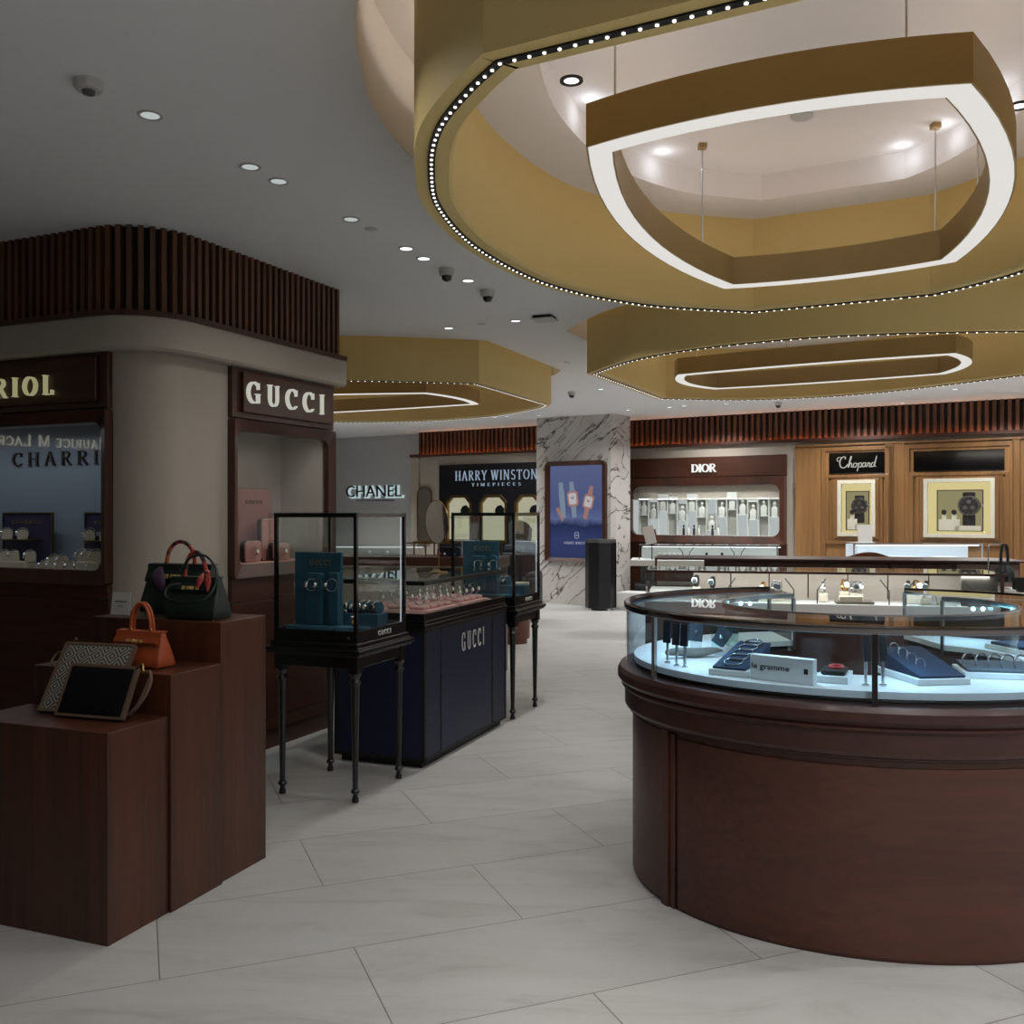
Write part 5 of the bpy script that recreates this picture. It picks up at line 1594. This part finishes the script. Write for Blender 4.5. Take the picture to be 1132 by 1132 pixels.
obj('bottle_body', MB().loft([[(x, y * .4, z) for x, y in rrect(-w, w, -w, w, w * .4, 4)] for w, z in ((.046, 0), (.05, .01), (.05, .13), (.03, .155), (.014, .17))]), plain('milk_glass', '#e2e2df', .2), bt, smooth=40)
obj('bottle_cap', MB().lathe([(.001, .165), (.014, .165), (.014, .18), (.024, .19), (.026, .21), (.016, .232), (.001, .236)], n=12), plain('bottle_cap_white', '#f0efec', .3), bt, smooth=40)
PB = Proto(bt)
cnt = ['first', 'second', 'third', 'fourth', 'fifth', 'sixth', 'seventh', 'eighth', 'ninth', 'tenth', 'eleventh', 'twelfth', 'thirteenth', 'fourteenth']
for i in range(NCL):
    PB.put(WALL(x0 + (i + .5) * step, -.043, zc0 + hgt[i] + .0005), rzW, 'white flask with a round stopper in the lit cell wall, %s column from the left' % cnt[i], group='white flasks in the lit cells')
for i, q in enumerate((4.7, 5.2, 5.75, 6.25, 7.6, 8.2)):
    b_ = obj('dark_vial', MB().lathe([(.001, 0), (.02, 0), (.02, .1), (.008, .115), (.008, .13), (.016, .14), (.016, .16), (.001, .162)], n=10), (M['letterdark'], M['white'])[i % 2], None, smooth=40)
    b_.location = WALL(x0 + q * step, -.066 + .0, zc0 + .0005)
    tag(b_, 'small vial standing on the floor of the lit cell wall, %s from the left' % cnt[i], 'vial', 'vials in the lit cell wall')

# ---------------------------------------------------------------- oak panelling with two small windows
k0, k1 = fx(WALL, 880.5), 4.1
zt = 2.52
wins = [((917, 977.5), (926, 968), (930.5, 965), 'narrow'), ((1010, 1110.5), (1021, 1100), (1025, 1096), 'wide')]
t = thing('oak_panelling', 'golden oak wall panelling with two framed watch windows', 'wall panelling', WALL(0, 0), rzW)
pn = MB()
def wsp(a, b, y=-.05): return fx(WALL, a, y), fx(WALL, b, y)
openings = []
for sg, fo, op, nm in wins:
    a, b = wsp(*fo, -.07); openings.append((a + .03, b - .03))
zo0, zo1 = fz(WALL, 946, 593, -.07), fz(WALL, 946, 533, -.07)
xx = [k0] + [q for p in openings for q in p] + [k1]
pn.box(k0, k1, -.05, 0, zo1, zt).box(k0, k1, -.05, 0, 0, zo0)
for i in range(0, len(xx), 2): pn.box(xx[i], xx[i + 1], -.05, 0, zo0, zo1)
obj('panel_field', pn, M['oak'], t)
# pilasters and mouldings
pm = MB()
for a, b in ((978.5, 988), (988.5, 1000.5), (1119, 1128)):
    p, q = wsp(a, b); pm.box(p, q, -.075, -.05, .1, zt - .02)
pm.box(k0, k1, -.085, -.05, zt - .03, zt)
obj('pilaster', pm, M['oakd'], t, bevel=.006)
def rectframe(mb, x0, x1, z0, z1, w, y0, y1):
    mb.frame([(x0, z0), (x1, z0), (x1, z1), (x0, z1)], [(x0 + w, z0 + w), (x1 - w, z0 + w), (x1 - w, z1 - w), (x0 + w, z1 - w)], y0, y1)
def pwatch(parent, cx, cz, s, y):
    obj('watch_strap', MB().plate(rrect(cx - .55 * s, cx + .55 * s, cz + .85 * s, cz + 1.25 * s, .15 * s), y, y + .012).plate(rrect(cx - .55 * s, cx + .55 * s, cz - 2.0 * s, cz - .85 * s, .15 * s), y, y + .012), M['letterdark'], parent)
    obj('watch_case', MB().disc((cx, y + .01, cz), (0, -1, 0), s, .025, 28, s * .93).disc((cx + s * 1.0, y + .005, cz), (1, 0, 0), s * .12, s * .22, 10), M['steel'], parent, smooth=40)
    obj('watch_dial', MB().disc((cx, y - .014, cz), (0, -1, 0), s * .78, .004, 28), M['letterdark'], parent)
    sub = MB()
    for a in (90, 210, 330): sub.disc((cx + .36 * s * cos(R(a)), y - .0182, cz + .36 * s * sin(R(a))), (0, -1, 0), s * .2, .002, 14)
    for a in range(0, 360, 30): sub.cbox((cx + .66 * s * cos(R(a)), y - .019, cz + .66 * s * sin(R(a))), (s * .13, .002, s * .06), 0, 0, -R(a))
    obj('subdials', sub, M['steel'], parent)
for (sg, fo, op, nm), (oa, ob_) in zip(wins, openings):
    wt = thing('shop_window', '%s oak-framed window with a large watch on a pale yellow ground' % nm, 'shop window', WALL(0, -.05), rzW)
    a, b = wsp(*sg, -.07)
    za, zb = fz(WALL, (sg[0] + sg[1]) / 2, 500 if nm == 'narrow' else 497.5, -.07), fz(WALL, (sg[0] + sg[1]) / 2, 523 if nm == 'narrow' else 520, -.07)
    bdp = obj('sign_board', MB().box(a, b, -.03, 0, zb, za), M['darkglass'], wt, bevel=.003)
    fo_a, fo_b = wsp(*fo, -.07)
    mo = MB()
    rectframe(mo, a - .06, b + .06, zo0 - .12, zb - .02, .05, -.03, 0)
    rectframe(mo, fo_a - .10, fo_b + .10, zo0 - .07, zo1 + .10, .05, -.02, 0)
    rectframe(mo, fo_a - .05, fo_b + .05, zo0 - .035, zo1 + .05, .05, -.035, 0)
    rectframe(mo, a - .12, b + .12, .15, zt - .05, .06, -.025, 0)
    obj('moulding', mo, M['oakd'], wt, bevel=.005)
    wf = MB(); rectframe(wf, fo_a, fo_b, zo0, zo1 + .03, .055, -.05, .02)
    obj('window_frame', wf, plain('pale_stone_frame', '#b9b5a4', .5), wt, bevel=.004)
    obj('glass_pane', MB().box(fo_a + .03, fo_b - .03, -.02, -.015, zo0 + .03, zo1), M['glass'], wt)
    D_ = .05
    obj('back_panel', MB().box(oa - .02, ob_ + .02, D_ - .012, D_ - .002, zo0, zo1 + .03), emit('lit_yellow_ground', '#e2cf94', .95), wt)
    pa, pb = oa + (ob_ - oa) * .16, oa + (ob_ - oa) * .86
    fm = MB(); rectframe(fm, pa, pb, zo0 + .09, zo1 - .13, .012, D_ - .03, D_ - .012)
    obj('inner_panel', MB().box(pa, pb, D_ - .022, D_ - .012, zo0 + .09, zo1 - .13), emit('lit_panel_ground', '#b7ab80', .62), wt)
    obj('inner_frame', fm, M['letterdark'], wt)
    big_ = thing('display_watch', 'oversized black-dialled watch in the %s oak window' % nm, 'watch', WALL(0, -.05), rzW, 'oversized watches in the oak windows')
    c = pa + (pb - pa) * (.6 if nm == 'narrow' else .7)
    pwatch(big_, c, zo0 + (zo1 - zo0) * (.56 if nm == 'narrow' else .56), .125 if nm == 'narrow' else .15, D_ - .05)
    st = MB().box(pa + .03, pa + (pb - pa) * .5, D_ - .06, D_ - .022, zo0 + .1, zo0 + .26).box(pa + (pb - pa) * .4, pb - .03, D_ - .06, D_ - .022, zo0 + .1, zo0 + .17)
    obj('display_step', st, M['cream'], wt)
    for j in range(1 if nm == 'narrow' else 2):
        sw = thing('display_watch', 'small upright watch in the %s oak window%s' % (nm, '' if nm == 'narrow' else (', left of two', ', right of two')[j]), 'watch', WALL(0, -.05), rzW, 'small watches in the oak windows')
        cx_ = pa + .1 + j * .13
        obj('watch_stand', MB().box(cx_ - .03, cx_ + .03, D_ - .058, D_ - .03, zo0 + .2605, zo0 + .33), M['cream'], sw)
        obj('watch_case', MB().disc((cx_, D_ - .058, zo0 + .36), (0, -1, 0), .035, .012, 14), M['letterdark'], sw)
# script name on the narrower board
a, b = wsp(925, 969.5, -.085)
scr = MB()
def ss(pts, w=.05, k=5):
    stroke(scr, spline(pts, k), w, -.095 + .05, -.03)
ss([(.62, .80), (.66, .95), (.50, 1.0), (.30, .80), (.22, .42), (.30, .12), (.50, .02), (.72, .14), (.86, .34)], .07)
ss([(.40, .93), (.15, .96), (.0, .80), (.08, .62), (.26, .62)], .05)
ss([(.86, .05), (1.0, .5), (1.14, .98), (1.08, .98), (.98, .6), (.90, .05), (1.02, .36), (1.14, .44), (1.14, .2), (1.16, .06), (1.28, .14)], .055)
ss([(1.46, .42), (1.34, .40), (1.28, .2), (1.36, .05), (1.5, .14), (1.54, .34), (1.44, .43), (1.62, .36), (1.72, .40)], .055)
ss([(1.72, .44), (1.66, .1), (1.58, -.3), (1.66, .1), (1.74, .36), (1.88, .44), (1.94, .28), (1.86, .08), (1.74, .06), (1.96, .14)], .055)
ss([(2.24, .40), (2.10, .44), (1.98, .24), (2.04, .06), (2.18, .16), (2.26, .44), (2.22, .14), (2.32, .08)], .055)
ss([(2.32, .08), (2.44, .44), (2.46, .36), (2.56, .40), (2.56, .3), (2.50, .1), (2.60, .06), (2.66, .12)], .055)
ss([(2.92, .38), (2.78, .44), (2.66, .24), (2.72, .06), (2.86, .16), (2.96, .5), (3.08, 1.0), (2.98, .5), (2.92, .14), (3.04, .08)], .055)
xs_ = [p[0] for p in scr.v]; zs_ = [p[2] for p in scr.v]
zc_ = fz(WALL, 947, 512.5, -.08); hh = .23
scr.v = [((a + b) / 2 + ((p[0] - min(xs_)) / (max(xs_) - min(xs_)) - .5) * (b - a), p[1], zc_ + ((p[2] - min(zs_)) / (max(zs_) - min(zs_)) - .5) * hh) for p in scr.v]
nb = [o for o in bpy.data.objects if o.name.startswith('sign_board')]
wts = [o for o in bpy.data.objects if o.get('label', '').startswith('narrow oak-framed')][0]
bd_ = [c for c in wts.children if c.name.startswith('sign_board')][0]
obj('lettering', scr, M['signdim'], bd_)

# ---------------------------------------------------------------- free standing things at the far left and centre
x, y = onz(663, 673, 0)
t = thing('octagonal_pedestal', 'black fluted octagonal pedestal in front of the marble column', 'pedestal', (1.36, 14.75, 0), R(12))
oc = [(.235 * cos(R(22.5 + 45 * i)), .235 * sin(R(22.5 + 45 * i))) for i in range(8)]
obj('pedestal_body', MB().prism(oc, .03, 1.03), M['navy'] if False else plain('ink_black', '#04050a', .4), t, bevel=.006)
obj('edge_strip', MB().prism([(.245 * cos(R(-67.5 + q)), .245 * sin(R(-67.5 + q))) for q in (40, 45, 50)] + [(.2 * cos(R(-22.5)), .2 * sin(R(-22.5)))], .03, 1.03), M['chrome'], t)
obj('top_slab', MB().prism([(a * 1.02, b * 1.02) for a, b in oc], 1.03, 1.085), plain('grey_green_top', '#4a4d4b', .2), t, bevel=.004)
ft = MB()
for i in range(0, 8, 2): ft.disc((oc[i][0] * .85, oc[i][1] * .85, 0), (0, 0, 1), .03, .032, 10)
obj('pedestal_feet', ft, M['steel'], t)
ox, oy = onz(566, 713, 0)
t = thing('leather_stool', 'brown leather drum stool beyond the farther vitrine', 'stool', (ox, oy + .2, 0))
obj('stool_body', MB().lathe([(.001, 0), (.175, 0), (.175, .05), (.20, .055), (.205, .07), (.205, .40), (.19, .44), (.15, .45), (.001, .455)], n=28), M['brownleather'], t, smooth=40)
# dark armchair seen through the farther vitrine
ac = thing('arm_chair', 'dark upholstered armchair behind the farther vitrine', 'armchair', (-.10, 13.3, 0), R(-10))
obj('seat', MB().box(-.40, .40, -.38, .3, .2, .46), M['greyfab'], ac, bevel=.05, seg=3)
obj('backrest', MB().box(-.42, .42, .22, .40, .2, .92), M['greyfab'], ac, bevel=.06, seg=3)
for sx in (-1, 1): obj('arm_rest', MB().box(min(sx * .34, sx * .48), max(sx * .34, sx * .48), -.38, .38, .2, .68), M['greyfab'], ac, bevel=.05, seg=3)
for sx in (-1, 1):
    for sy in (-1, 1): obj('leg', MB().tube([(sx * .38, sy * .32, 0), (sx * .36, sy * .3, .21)], .02, 8), M['blackmat'], ac)
chair('bar_chair', 'grey bucket chair far behind the armchair, seen through the farther vitrine', .10, 16.1, R(150), M['greyfab'], .95, 1.37, .42)
# left rear counter with brown top
LC = Fr(-1.95, 8.95, R(-10))
t = thing('shop_counter', 'low counter with a brown wooden top behind the vitrines', 'shop counter', LC(0, 0), LC.rz)
pn = MB()
for i in range(6): pn.box(.02 + i * .3, .32 + i * .3 - .006, -.02, 0, .1, .985)
obj('front_panel', pn, M['greige'], t)
obj('counter_body', MB().box(0, 1.85, 0, .5, 0, .99), M['mahogx'], t)
obj('counter_top', MB().box(-.02, 1.87, -.04, .52, 1.01, 1.09), M['mahogx'], t, bevel=.004)
obj('metal_edge', MB().box(-.02, 1.87, -.045, .5, .988, 1.01), M['steel'], t)
fb = MB()
for x in (.95, 1.15, 1.8):
    for y in (.08, .4): fb.box(x, x + .012, y, y + .012, 0, .13)
fb.box(.95, 1.812, .08, .092, .118, .13).box(.95, 1.812, .4, .412, .118, .13)
o = obj('brass_rack', fb, M['brass'], None); o.location = LC(0, 0, 1.09); o.rotation_euler = (0, 0, LC.rz)
tag(o, 'low brass frame standing on the brown topped counter', 'display frame')
t = thing('navy_case', 'small navy case with coloured dots on the brown topped counter', 'case', LC(1.36, .2, 1.09), LC.rz)
obj('case_shell', MB().loft([[(x, y, z) for x, z in rrect(-.11, .11, .0, .085, .03)] for y in (-.05, .05)]), M['navy'], t, smooth=40)
for x, c in ((-.085, '#b0413f'), (-.04, '#cfd6dd'), (.05, '#c7d2dc')): obj('dot', MB().ball((x, -.052, .022), .012), plain('dot' + c, c, .3), t)
# lit showcase before the grey wall
GF = Fr(-2.55, 13.2, R(-5))
t = thing('glass_showcase', 'white lit glass showcase before the grey wall', 'showcase', GF(0, 0), GF.rz)
obj('case_body', MB().box(0, 1.35, 0, .5, 0, .84), M['greige'], t)
obj('display_floor', MB().box(.01, 1.34, .01, .49, .84, .87), M['white'], t)
obj('glass_pane', MB().box(.0, 1.35, 0, .006, .87, 1.02), M['glass'], t)
obj('glass_top', MB().box(0, 1.35, 0, .5, 1.02, 1.032), M['topglass'], t)
obj('light_bar', MB().box(0.01, 1.34, -.004, .01, 1.012, 1.026), emit('edge_tube', '#e8f0f2', .7), t)
for i, x in enumerate((.55, .8, 1.05)):
    o = obj('jewel_stand', MB().lathe([(.001, 0), (.04, 0), (.03, .03), (.012, .05), (.02, .08), (.001, .09)], n=12), M['white'], None, smooth=40); o.location = GF(x, .2, .8705)
    tag(o, 'small white stand in the showcase before the grey wall, %s from the left' % cnt[i], 'display stand', 'stands in the grey wall showcase')

# ---------------------------------------------------------------- things in the two corner windows
WZ = 1.151
def wl_(fr, px, y, z=WZ): return fr(fx(fr, px, y), y, z)
cu = MB().plate(arc(0, .036, .028, .026, 180, 0, 10) + [(.028, 0), (-.028, 0)], -.022, .022)
pc = obj('watch_cushion', cu, M['cream'], None, smooth=40); tag(pc, 'x', 'cushion'); PC = Proto(pc)
def cushion_watch(px, y, z, P, rz, lb, fr=FL, s=1.0):
    p = wl_(fr, px, y, z)
    PC.put(p, fr.rz + rz, 'cream arched cushion, ' + lb, group='watch cushions in the lattice paper window', scale=s)
    P.put((p[0], p[1], p[2] - .003), fr.rz + rz + R(-90), 'watch on its cushion, ' + lb, group='watches in the lattice paper window', scale=s * 1.12)
def vboard(a, b, y, zt, label):
    x0, x1 = fx(FL, a, y), fx(FL, b, y)
    t = thing('display_board', label, 'display board', FL((x0 + x1) / 2, y, WZ), FL.rz, 'violet boards in the lattice paper window')
    w = (x1 - x0) / 2; h = zt - WZ
    bd = obj('board', MB().box(-w, w, 0, .012, 0, h), M['purplepat'], t)
    fm = MB(); rectframe(fm, -w, w, 0, h, .008, -.006, .012)
    obj('board_frame', fm, M['brass'], t)
    obj('lettering', serif('CHARRIOL', w * 1.25, .02, 0, h - .06, -.003, 0, .3, .8), M['lettergold'], bd)
    obj('ledge', MB().box(-w * .7, w * .55, -.07, 0, h * .5, h * .5 + .008), M['brass'], t)
    return (x0 + x1) / 2, w, h
zt = fz(FL, 30, 566.5, .3)
m1, w1_, h1_ = vboard(3.5, 58, .30, zt, 'violet lattice board at the left of the lattice paper window')
m2, w2_, h2_ = vboard(94, 152, .30, zt, 'violet lattice board at the right of the lattice paper window')
for px, nm in ((8, 'left'), (25, 'right')):
    cushion_watch(px, .265, WZ + h1_ * .5 + .0085, P_steel, R(50), 'on the ledge of the left violet board, %s one' % nm)
for px, nm in ((99, 'left'), (116, 'right')):
    cushion_watch(px, .265, WZ + h2_ * .5 + .0085, P_pale, R(50), 'on the ledge of the right violet board, %s one' % nm)
rb = block('watch_riser', 'cream riser block at the left of the lattice paper window', 'display riser', FL, (fx(FL, 12, .2), .2), (.34, .09, .05), WZ, M['cream'])
for px, nm in ((6, 'left'), (16, 'middle'), (34, 'right')):
    cushion_watch(px, .2, WZ + .0505, P_steel, R(40), 'on the left cream riser, %s one' % nm)
rb = block('watch_riser', 'cream riser block at the right of the lattice paper window', 'display riser', FL, (fx(FL, 100, .2), .2), (.2, .09, .06), WZ, M['cream'])
for px, nm in ((91, 'left'), (98, 'middle'), (106, 'right')):
    cushion_watch(px, .2, WZ + .0605, P_pale, R(40), 'on the right cream riser, %s one' % nm)
for i, px in enumerate((50, 59, 68, 79, 90, 103)):
    cushion_watch(px, .10, WZ, (P_steel, P_pale, P_gold)[i % 3], R(40), 'front row of the lattice paper window, %s from the left' % cnt[i])
for i, px in enumerate((60, 70)):
    cushion_watch(px, .155, WZ + .03, (P_pale, P_steel)[i % 2], R(40), 'second row of the lattice paper window, %s of two' % ('left', 'right')[i])
block('watch_riser', 'low cream step behind the front row of watches', 'display riser', FL, (fx(FL, 65, .155), .155), (.16, .05, .029), WZ, M['cream'])
block('watch_tray', 'low cream tray at the left corner of the lattice paper window', 'tray', FL, (fx(FL, 8, .1), .1), (.4, .13, .012), WZ, M['cream'])
# right window: pink rounded blocks
zt = fz(FR, 275, 541, .3)
a, b = fx(FR, 261, .25), fx(FR, 299, .25)
t = thing('display_board', 'tall rose board with small letters in the corner window', 'display board', FR((a + b) / 2, .25, WZ), FR.rz)
w = (b - a) / 2; h = zt - WZ
bd = obj('board', MB().plate(rrect(-w, w, 0, h, .025), 0, .04), M['rose'], t, bevel=.004)
obj('edge', MB().frame(rrect(-w - .004, w + .004, 0, h + .004, .028), rrect(-w + .002, w - .002, .004, h - .002, .022), .003, .037), M['tan'], t)
obj('lettering', serif('GUCCI', w * .95, .024, 0, h * .83, -.003, 0, .25, .8), M['letterdark'], bd)
for (p0_, p1_, top, y, nm) in ((287, 306, 573, .15, 'rounded rose block in front of the tall rose board'), (268.5, 286.5, 598, .1, 'small rose heart-topped block at the left of the corner window'), (300, 318, 600, .08, 'small rose block at the right of the corner window')):
    a, b = fx(FR, p0_, y), fx(FR, p1_, y)
    h = fz(FR, (p0_ + p1_) / 2, top, y) - WZ - .03
    t = thing('display_block', nm, 'display block', FR((a + b) / 2, y, WZ + .03), FR.rz)
    w = (b - a) / 2
    obj('block', MB().plate(rrect(-w, w, 0, h, w * .35), -.02, .03), plain('rose_velvet', '#a8726a', .7, sheen=.3), t, bevel=.005, smooth=40)
    obj('edge', MB().frame(rrect(-w - .003, w + .003, 0, h + .003, w * .37), rrect(-w + .002, w - .002, .003, h - .002, w * .33), -.012, .022), M['letterdark'], t)
    ww = P_gold.put(FR((a + b) / 2, y - .026, WZ + .03 + h * .3), FR.rz, 'watch pinned on the ' + nm, scale=.8, group='watches in the corner window')
block('rose_tray', 'low rose tray along the front of the corner window', 'tray', FR, (fx(FR, 296, .1), .12), (.8, .2, .0295), WZ, plain('rose_tray_velvet', '#b98a80', .8))

# ---------------------------------------------------------------- ceiling fittings
def downlight_proto(bulb):
    t = thing('downlight', 'x', 'downlight')
    obj('trim_ring', MB().ringlathe([(.036, -.001), (.048, -.001), (.048, -.005), (.044, -.007), (.036, -.004)], n=20), M['plast'], t, smooth=40)
    obj('lens', MB().disc((0, 0, -.003), (0, 0, 1), .037, .002, 20), bulb, t)
    return Proto(t)
PD, PFade = downlight_proto(M['bulb']), downlight_proto(M['bulbfade'])
DL = [((166, 127), 1, 'dim ceiling downlight nearest the round smoke detector'), ((276.5, 184), 1, 'left of the upper pair of downlights above the corner shopfront'), ((308, 200), 1, 'right of the upper pair of downlights above the corner shopfront'),
      ((388, 242), 1, 'single downlight between the two downlight pairs'), ((449, 274.5), 0, 'left of the second downlight pair, next to the first dome camera'), ((468.5, 285.5), 0, 'right of the second downlight pair, next to the first dome camera'),
      ((517.5, 310), 0, 'downlight between the two dome cameras'), ((496, 362.5), 0, 'downlight over the top edge of the far left drum'), ((570, 354.5), 0, 'downlight left of the square ceiling sensor'),
      ((547.5, 461), 0, 'left of two downlights under the rim of the far left drum'), ((560, 460), 0, 'right of two downlights under the rim of the far left drum'), ((596, 459), 0, 'downlight above the left edge of the marble column'),
      ((664, 430), 0, 'downlight left of the middle drum, above the marble column'), ((694, 453), 0, 'downlight above the right edge of the marble column'), ((740, 450), 0, 'left of a downlight pair above the wide lit cell window'),
      ((756, 448.5), 0, 'right of a downlight pair above the wide lit cell window'), ((803, 446), 0, 'downlight above the right end of the wide lit cell window'), ((998, 445), 0, 'downlight above the narrower oak window'), ((1056, 430), 0, 'downlight above the wider oak window')]
for (px, py), dim, lb in DL:
    x, y = onz(px, py, CEIL)
    (PFade if dim else PD).put((x, y, CEIL), 0, lb, group='ceiling downlights')
def ring_spot(px, py, lb):
    x, y = onz(px, py, 3.2)
    t = thing('downlight', lb, 'downlight', (x, y, 3.2), 0, 'black-rimmed downlights in the drum')
    obj('trim_ring', MB().ringlathe([(.032, 0), (.046, 0), (.046, -.008), (.03, -.006)], n=20), M['blackmat'], t, smooth=40)
    obj('lens', MB().disc((0, 0, -.004), (0, 0, 1), .031, .003, 20), M['bulb'], t)
ring_spot(631.7, 88, 'black-rimmed downlight inside the nearest drum, left side')
ring_spot(1127, 116, 'black-rimmed downlight inside the nearest drum, right edge')
def dome(px, py, lb):
    x, y = onz(px, py, CEIL)
    t = thing('dome_camera', lb, 'security camera', (x, y, CEIL), 0, 'ceiling dome cameras')
    obj('camera_base', MB().lathe([(.001, 0), (.052, 0), (.052, -.015), (.046, -.045), (.03, -.05), (.001, -.05)], n=24), M['plast'], t, smooth=35)
    obj('dome', MB().lathe([(.035, -.048), (.034, -.058), (.028, -.072), (.016, -.081), (.001, -.084)], n=20), M['rubber'], t, smooth=60)
dome(494, 297, 'white dome camera nearest the downlight pair'); dome(539, 321, 'white dome camera right of the first one')
dome(632, 433, 'dome camera left of the middle drum'); dome(860, 444.5, 'dome camera below the rim of the middle drum')
def disc_fit(px, py, r, lb, name='smoke_detector', cat='smoke detector', z=CEIL, hgt=.02):
    x, y = onz(px, py, z)
    t = thing(name, lb, cat, (x, y, z))
    obj('detector_body', MB().lathe([(.001, 0), (r, 0), (r, -hgt * .6), (r * .85, -hgt), (.001, -hgt)], n=24), M['plast'], t, smooth=35)
    if hgt > .03: obj('sensor_cap', MB().lathe([(.001, -hgt), (r * .45, -hgt), (r * .4, -hgt - .012), (.001, -hgt - .014)], n=20), plain('grey_cap', '#5d5c5a', .5), t, smooth=35)
disc_fit(98, 90, .052, 'round white smoke detector at the upper left of the ceiling', hgt=.034)
disc_fit(410, 253, .035, 'flat white disc on the ceiling right of the single downlight', 'ceiling_disc', 'ceiling sensor', hgt=.006)
disc_fit(532.5, 358, .035, 'flat white disc on the ceiling above the far left drum', 'ceiling_disc', 'ceiling sensor', hgt=.006)
disc_fit(627, 400.5, .035, 'flat white disc on the ceiling between the far left and middle drums', 'ceiling_disc', 'ceiling sensor', hgt=.006)
disc_fit(886.5, 128, .05, 'white sensor on the raised field inside the nearest drum', 'smoke_detector', 'smoke detector', DRUM + .66, hgt=.012)
x, y = onz(602, 350, CEIL)
t = thing('ceiling_vent', 'square ceiling sensor plate between the nearest drum and the dome cameras', 'ceiling vent', (x, y, CEIL), R(-20))
obj('vent_plate', MB().box(-.09, .09, -.09, .09, -.03, -.022), M['plast'], t, bevel=.003)
obj('vent_gap', MB().box(-.075, .075, -.075, .075, -.022, 0), M['blackmat'], t)
# sign across the shop, seen only in the reflection of the left window
t = thing('wall_sign', 'pale capital letters mirrored in the left window glass', 'sign', (XL + .002, 3.62, 2.34), R(90))
sg = serif('MAURICE M LACROIX', 1.5, .14, 0, 0, -.03, 0, .12, .9, small=(0, 8, 10))
obj('lettering', sg, emit('sign_opposite', '#fff6e0', 2.6), t)
# ---------------------------------------------------------------- camera, lamps, world
cam = bpy.data.cameras.new('camera'); cam.sensor_width = 36; cam.lens = 36 * F / 1132; cam.clip_start = .05; cam.clip_end = 60
co = link(bpy.data.objects.new('camera', cam)); co.location = (0, 0, EYE); co.rotation_euler = (R(90), 0, 0)
SC.camera = co
vs = SC.view_settings
vs.view_transform = 'Standard'; vs.look = 'None'; vs.gamma = 1; vs.exposure = 0; vs.use_curve_mapping = False
w = bpy.data.worlds.new('world'); SC.world = w; w.use_nodes = True
w.node_tree.nodes['Background'].inputs[0].default_value = (.9, .95, 1, 1); w.node_tree.nodes['Background'].inputs[1].default_value = .02
SC.cycles.transparent_max_bounces = 24
SC.cycles.max_bounces = 8
SC.cycles.sample_clamp_indirect = 4
WARM, NEUT = (1, .94, .86), (1, .985, .97)
# downlights as area lamps; unseen ones added for brightness, weaker to the left
for x, y, p in ((.2, 6.9, 17), (1.0, 11.3, 20), (3.2, 11.6, 50), (5.2, 10.6, 60), (5.6, 6.2, 60), (4.3, 3.2, 55), (3.9, .6, 42), (1.7, .2, 38), (1.2, 14.0, 22),
                (2.9, 14.7, 34), (4.7, 13.5, 40), (6.3, 12.4, 34), (-1.6, 14.9, 44), (-.6, 16.3, 40), (-.55, 5.2, 8), (-.8, 2.9, 4), (0.2, 1.3, 8), (1.5, 1.5, 17), (-1.9, 2.2, 1.5), (-3.0, 3.6, 1), (-3.9, 15.6, 70)):
    area((x, y, CEIL - .012), .16, p, NEUT, spread=140)
# the tubes of the two corner windows
p = FL((b0 + b1) / 2, .07, 1.975); area(p, 1.6, 1.9, (.88, .93, 1), (0, 0, FL.rz), sy=.05)
p = FR((a0 + a1) / 2, .07, 1.975); area(p, .7, .5, (1, .97, .96), (0, 0, FR.rz), sy=.05)
# light from the pendants' own diffusers
area((1.17, 3.84, DRUM - .03), 1.2, 18, WARM)
area((2.55, 8.2, DRUM - .03), 1.4, 16, WARM)
area((-1.9, 10.5, DRUM - .03), 1.4, 10, WARM)

# small spots along the riser inside the nearest drum
q = offset(DR[0][0], -.53)
for f in (.02, .10, .27, .35, .43, .52, .60, .68, .85, .93):
    x, y = q[int(f * len(q))]
    if abs(x - 1.42) < .3 and y > 4.6: continue
    l = bpy.data.lights.new('riser_spot', 'POINT'); l.energy = .22; l.color = (.84, .91, 1); l.shadow_soft_size = 0
    o = bpy.data.objects.new('riser_light', l); COL.objects.link(o); o.location = (x, y, DRUM + .60)
